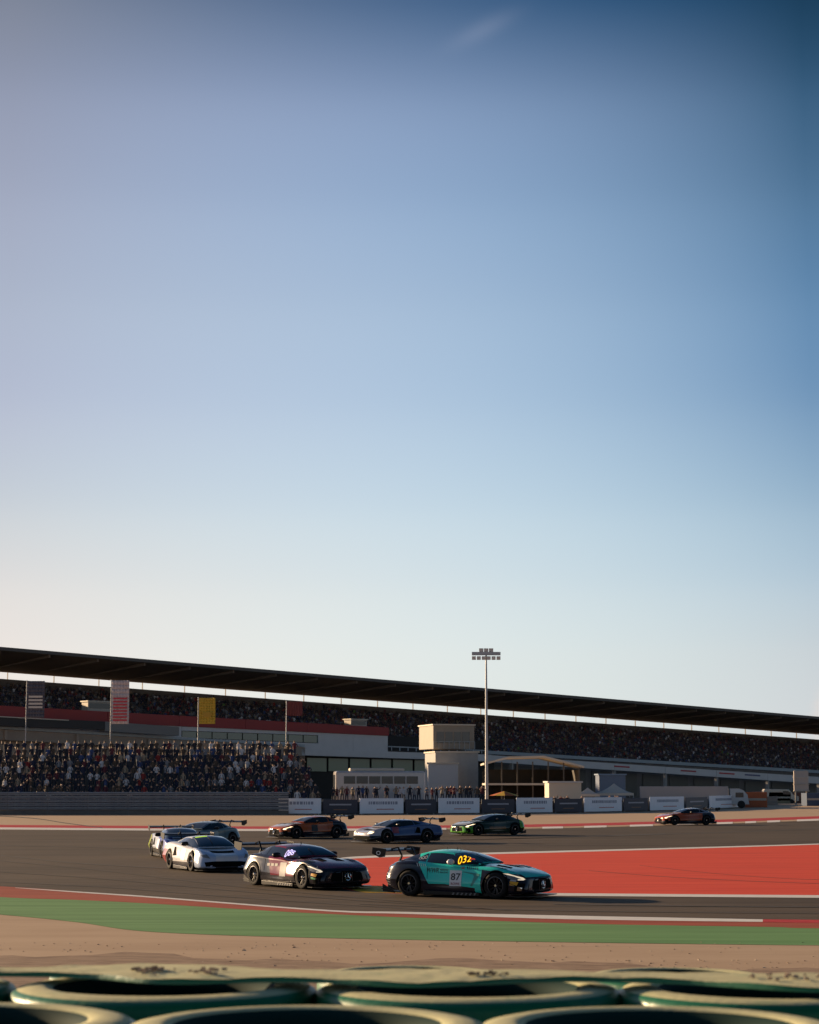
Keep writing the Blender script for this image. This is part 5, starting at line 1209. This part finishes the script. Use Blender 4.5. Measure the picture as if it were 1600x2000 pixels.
MAROON = (.17, .014, .036)
paintm = livery('maroon_black_livery', MAROON, [(NIGHT, [(1, 0, 0, -.95), (0, 1, 0, -.80), (0, 0, -1, .80)]), (NIGHT, [(0, 0, -1, .34)]), ((.02, .02, .03), [(-1, 0, -.4, -.2)]), ((.30, .27, .28), [(1, 0, 0, -.7), (0, 1, 0, -.66), (0, -1, 0, .80), (0, 0, 1, -.76)]), (NIGHT, [(1, 0, 0, -2.05), (0, 0, -1, .60)])])
def extram(t, bv, cab):
    for sg in (-1, 1):
        for q in range(3): proj('door_print', mat('print_grey_d', (.12, .12, .13), .6), t, [(-.55 + q * .2, .60), (-.40 + q * .2, .60), (-.40 + q * .2, .68), (-.55 + q * .2, .68)], bv, 'side', sg, .008, 1)
        proj('yellow_decal', mat('decal_amber', (.75, .36, .02), .4), t, [(1.86, .38), (2.06, .36), (2.08, .44), (1.86, .46)], bv, 'side', sg, .009, 3)
        proj('green_decal', mat('decal_green', (.05, .3, .12), .4), t, [(1.88, .30), (2.06, .29), (2.06, .345), (1.87, .36)], bv, 'side', sg, .009, 3)
p, a = hd(543, 1734, 54); hv = Vector((math.cos(a), math.sin(a), 0)); lf = Vector((-hv.y, hv.x, 0))
race_car('dark maroon racing car directly behind the teal car, violet glowing number in its windscreen', p + lf * .95 - hv * .085, a, 'gt', paintm, led=('088', (.62, .55, 1), 1.0), number={'at': (.30, .52, .33, .40), 'mat': mat('plate_grey', (.22, .22, .24), .6)}, extra=extram)

paintw = livery('white_livery', (.62, .62, .64), [((.05, .05, .06), [(0, 0, -1, .30)]), ((.30, .06, .06), [(-1, 0, 0, -1.2), (0, 0, -1, .7)]), ((.42, .50, .66), [(1, 0, 0, -1.3), (0, 1, 0, -.4)])])
def extraw(t, bv, cab):
    mb = MB(); V, nx, nv = [], 3, 14
    for i in range(nx + 1):
        for j in range(nv + 1):
            v = 1.12 + (1.9 - 1.12) * j / nv; mb.v.append(tuple(cab.off(.30 - .12 * i / nx, v, -1, .013)))
    for i in range(nx):
        for j in range(nv): k = i * (nv + 1) + j; mb.f.append((k, k + 1, k + nv + 2, k + nv + 1)); mb.m.append(0)
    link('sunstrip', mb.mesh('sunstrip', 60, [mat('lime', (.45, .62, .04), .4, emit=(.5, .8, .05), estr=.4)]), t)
p = G(402, 1700); race_car('white racing car with a lime sunstrip facing the camera behind the maroon car', Vector((p.x, p.y + .2, 0)), R(-66), 'mid', paintw, number={'at': (.2, .55, .4, .4), 'mat': M_white_d}, extra=extraw)

paintb = livery('silver_blue_livery', (.34, .36, .42), [((.06, .07, .30), [(1, 0, 0, -.1), (0, 1, 0, -.5)]), ((.05, .05, .05), [(0, 0, -1, .36)]), ((.16, .05, .03), [(1, 0, 0, -1.9), (0, 0, -1, .5)]), ((.45, .55, .10), [(-1, 0, 0, -1.5)])], rough=.18)
p = G(345, 1676); race_car('silver and blue racing car half hidden behind the white car at the hairpin', Vector((p.x, p.y + 1, 0)), R(-74), 'mid', paintb, number={'at': (.2, .55, .4, .4)})
paintg = livery('grey_teal_livery', (.20, .26, .27), [((.03, .05, .06), [(0, 0, -1, .42)]), ((.03, .06, .07), [(-1, 0, 0, -.2), (0, 0, -1, .8)])])
p = G(392, 1656); race_car('grey green racing car farthest back in the hairpin group at the left', Vector((p.x, p.y, 0)), R(180 + 58), 'gt', paintg, lit=True)
painto = livery('orange_black_livery', (.42, .085, .012), [(NIGHT, [(0, 0, -1, .36)]), (NIGHT, [(-1, 0, 0, -1.0), (0, 0, -1, .95)]), ((.36, .30, .28), [(1, 0, 0, -.9), (0, -1, 0, .7), (0, 0, 1, -.66)])])
p = G(604, 1637); race_car('dull orange and black racing car on the far track, left of the blue car', Vector((p.x, p.y, 0)), R(180 + 34), 'gt', painto, lit=True, number={'at': (.2, .56, .4, .36), 'mat': M_black_d})
paintbl = livery('blue_white_livery', (.07, .11, .24), [((.46, .44, .50), [(1, 0, 0, -1.0)]), (NIGHT, [(0, 0, -1, .38)]), ((.30, .08, .10), [(1, 0, 0, -.5), (-1, 0, 0, .9), (0, 0, 1, -.5)])])
p = G(776, 1646); race_car('blue racing car with a pale nose on the far track, between orange and green cars', Vector((p.x, p.y, 0)), R(180 + 34), 'mid', paintbl, lit=True)
paintgr = livery('black_green_livery', (.018, .030, .018), [((.10, .36, .03), [(1, 0, 0, -1.75), (0, 0, -1, .52)]), ((.10, .36, .03), [(-1, 0, 0, -1.6), (0, 0, 1, -.4)]), ((.34, .34, .34), [(1, 0, 0, -.95), (0, 0, 1, -.62), (0, -1, 0, .72)]), ((.22, .09, .02), [(0, 0, -1, .50), (0, 0, 1, -.36), (-1, 0, 0, .6), (1, 0, 0, .6)])])
p = G(955, 1631); race_car('black racing car with a bright green front bumper heading left on the far track', Vector((p.x, p.y, 0)), R(180 + 32), 'gt', paintgr, lit=True)
painto2 = livery('dark_orange_livery', (.40, .075, .02), [(NIGHT, [(-1, 0, 0, -.9)]), ((.30, .28, .32), [(0, 0, 1, -.86)]), (NIGHT, [(0, 0, -1, .32)])])
p = G(1340, 1611); race_car('farthest racing car, orange and grey, alone on the far track at the right', Vector((p.x, p.y, 0)), R(180 + 20), 'gt', painto2, lit=True)
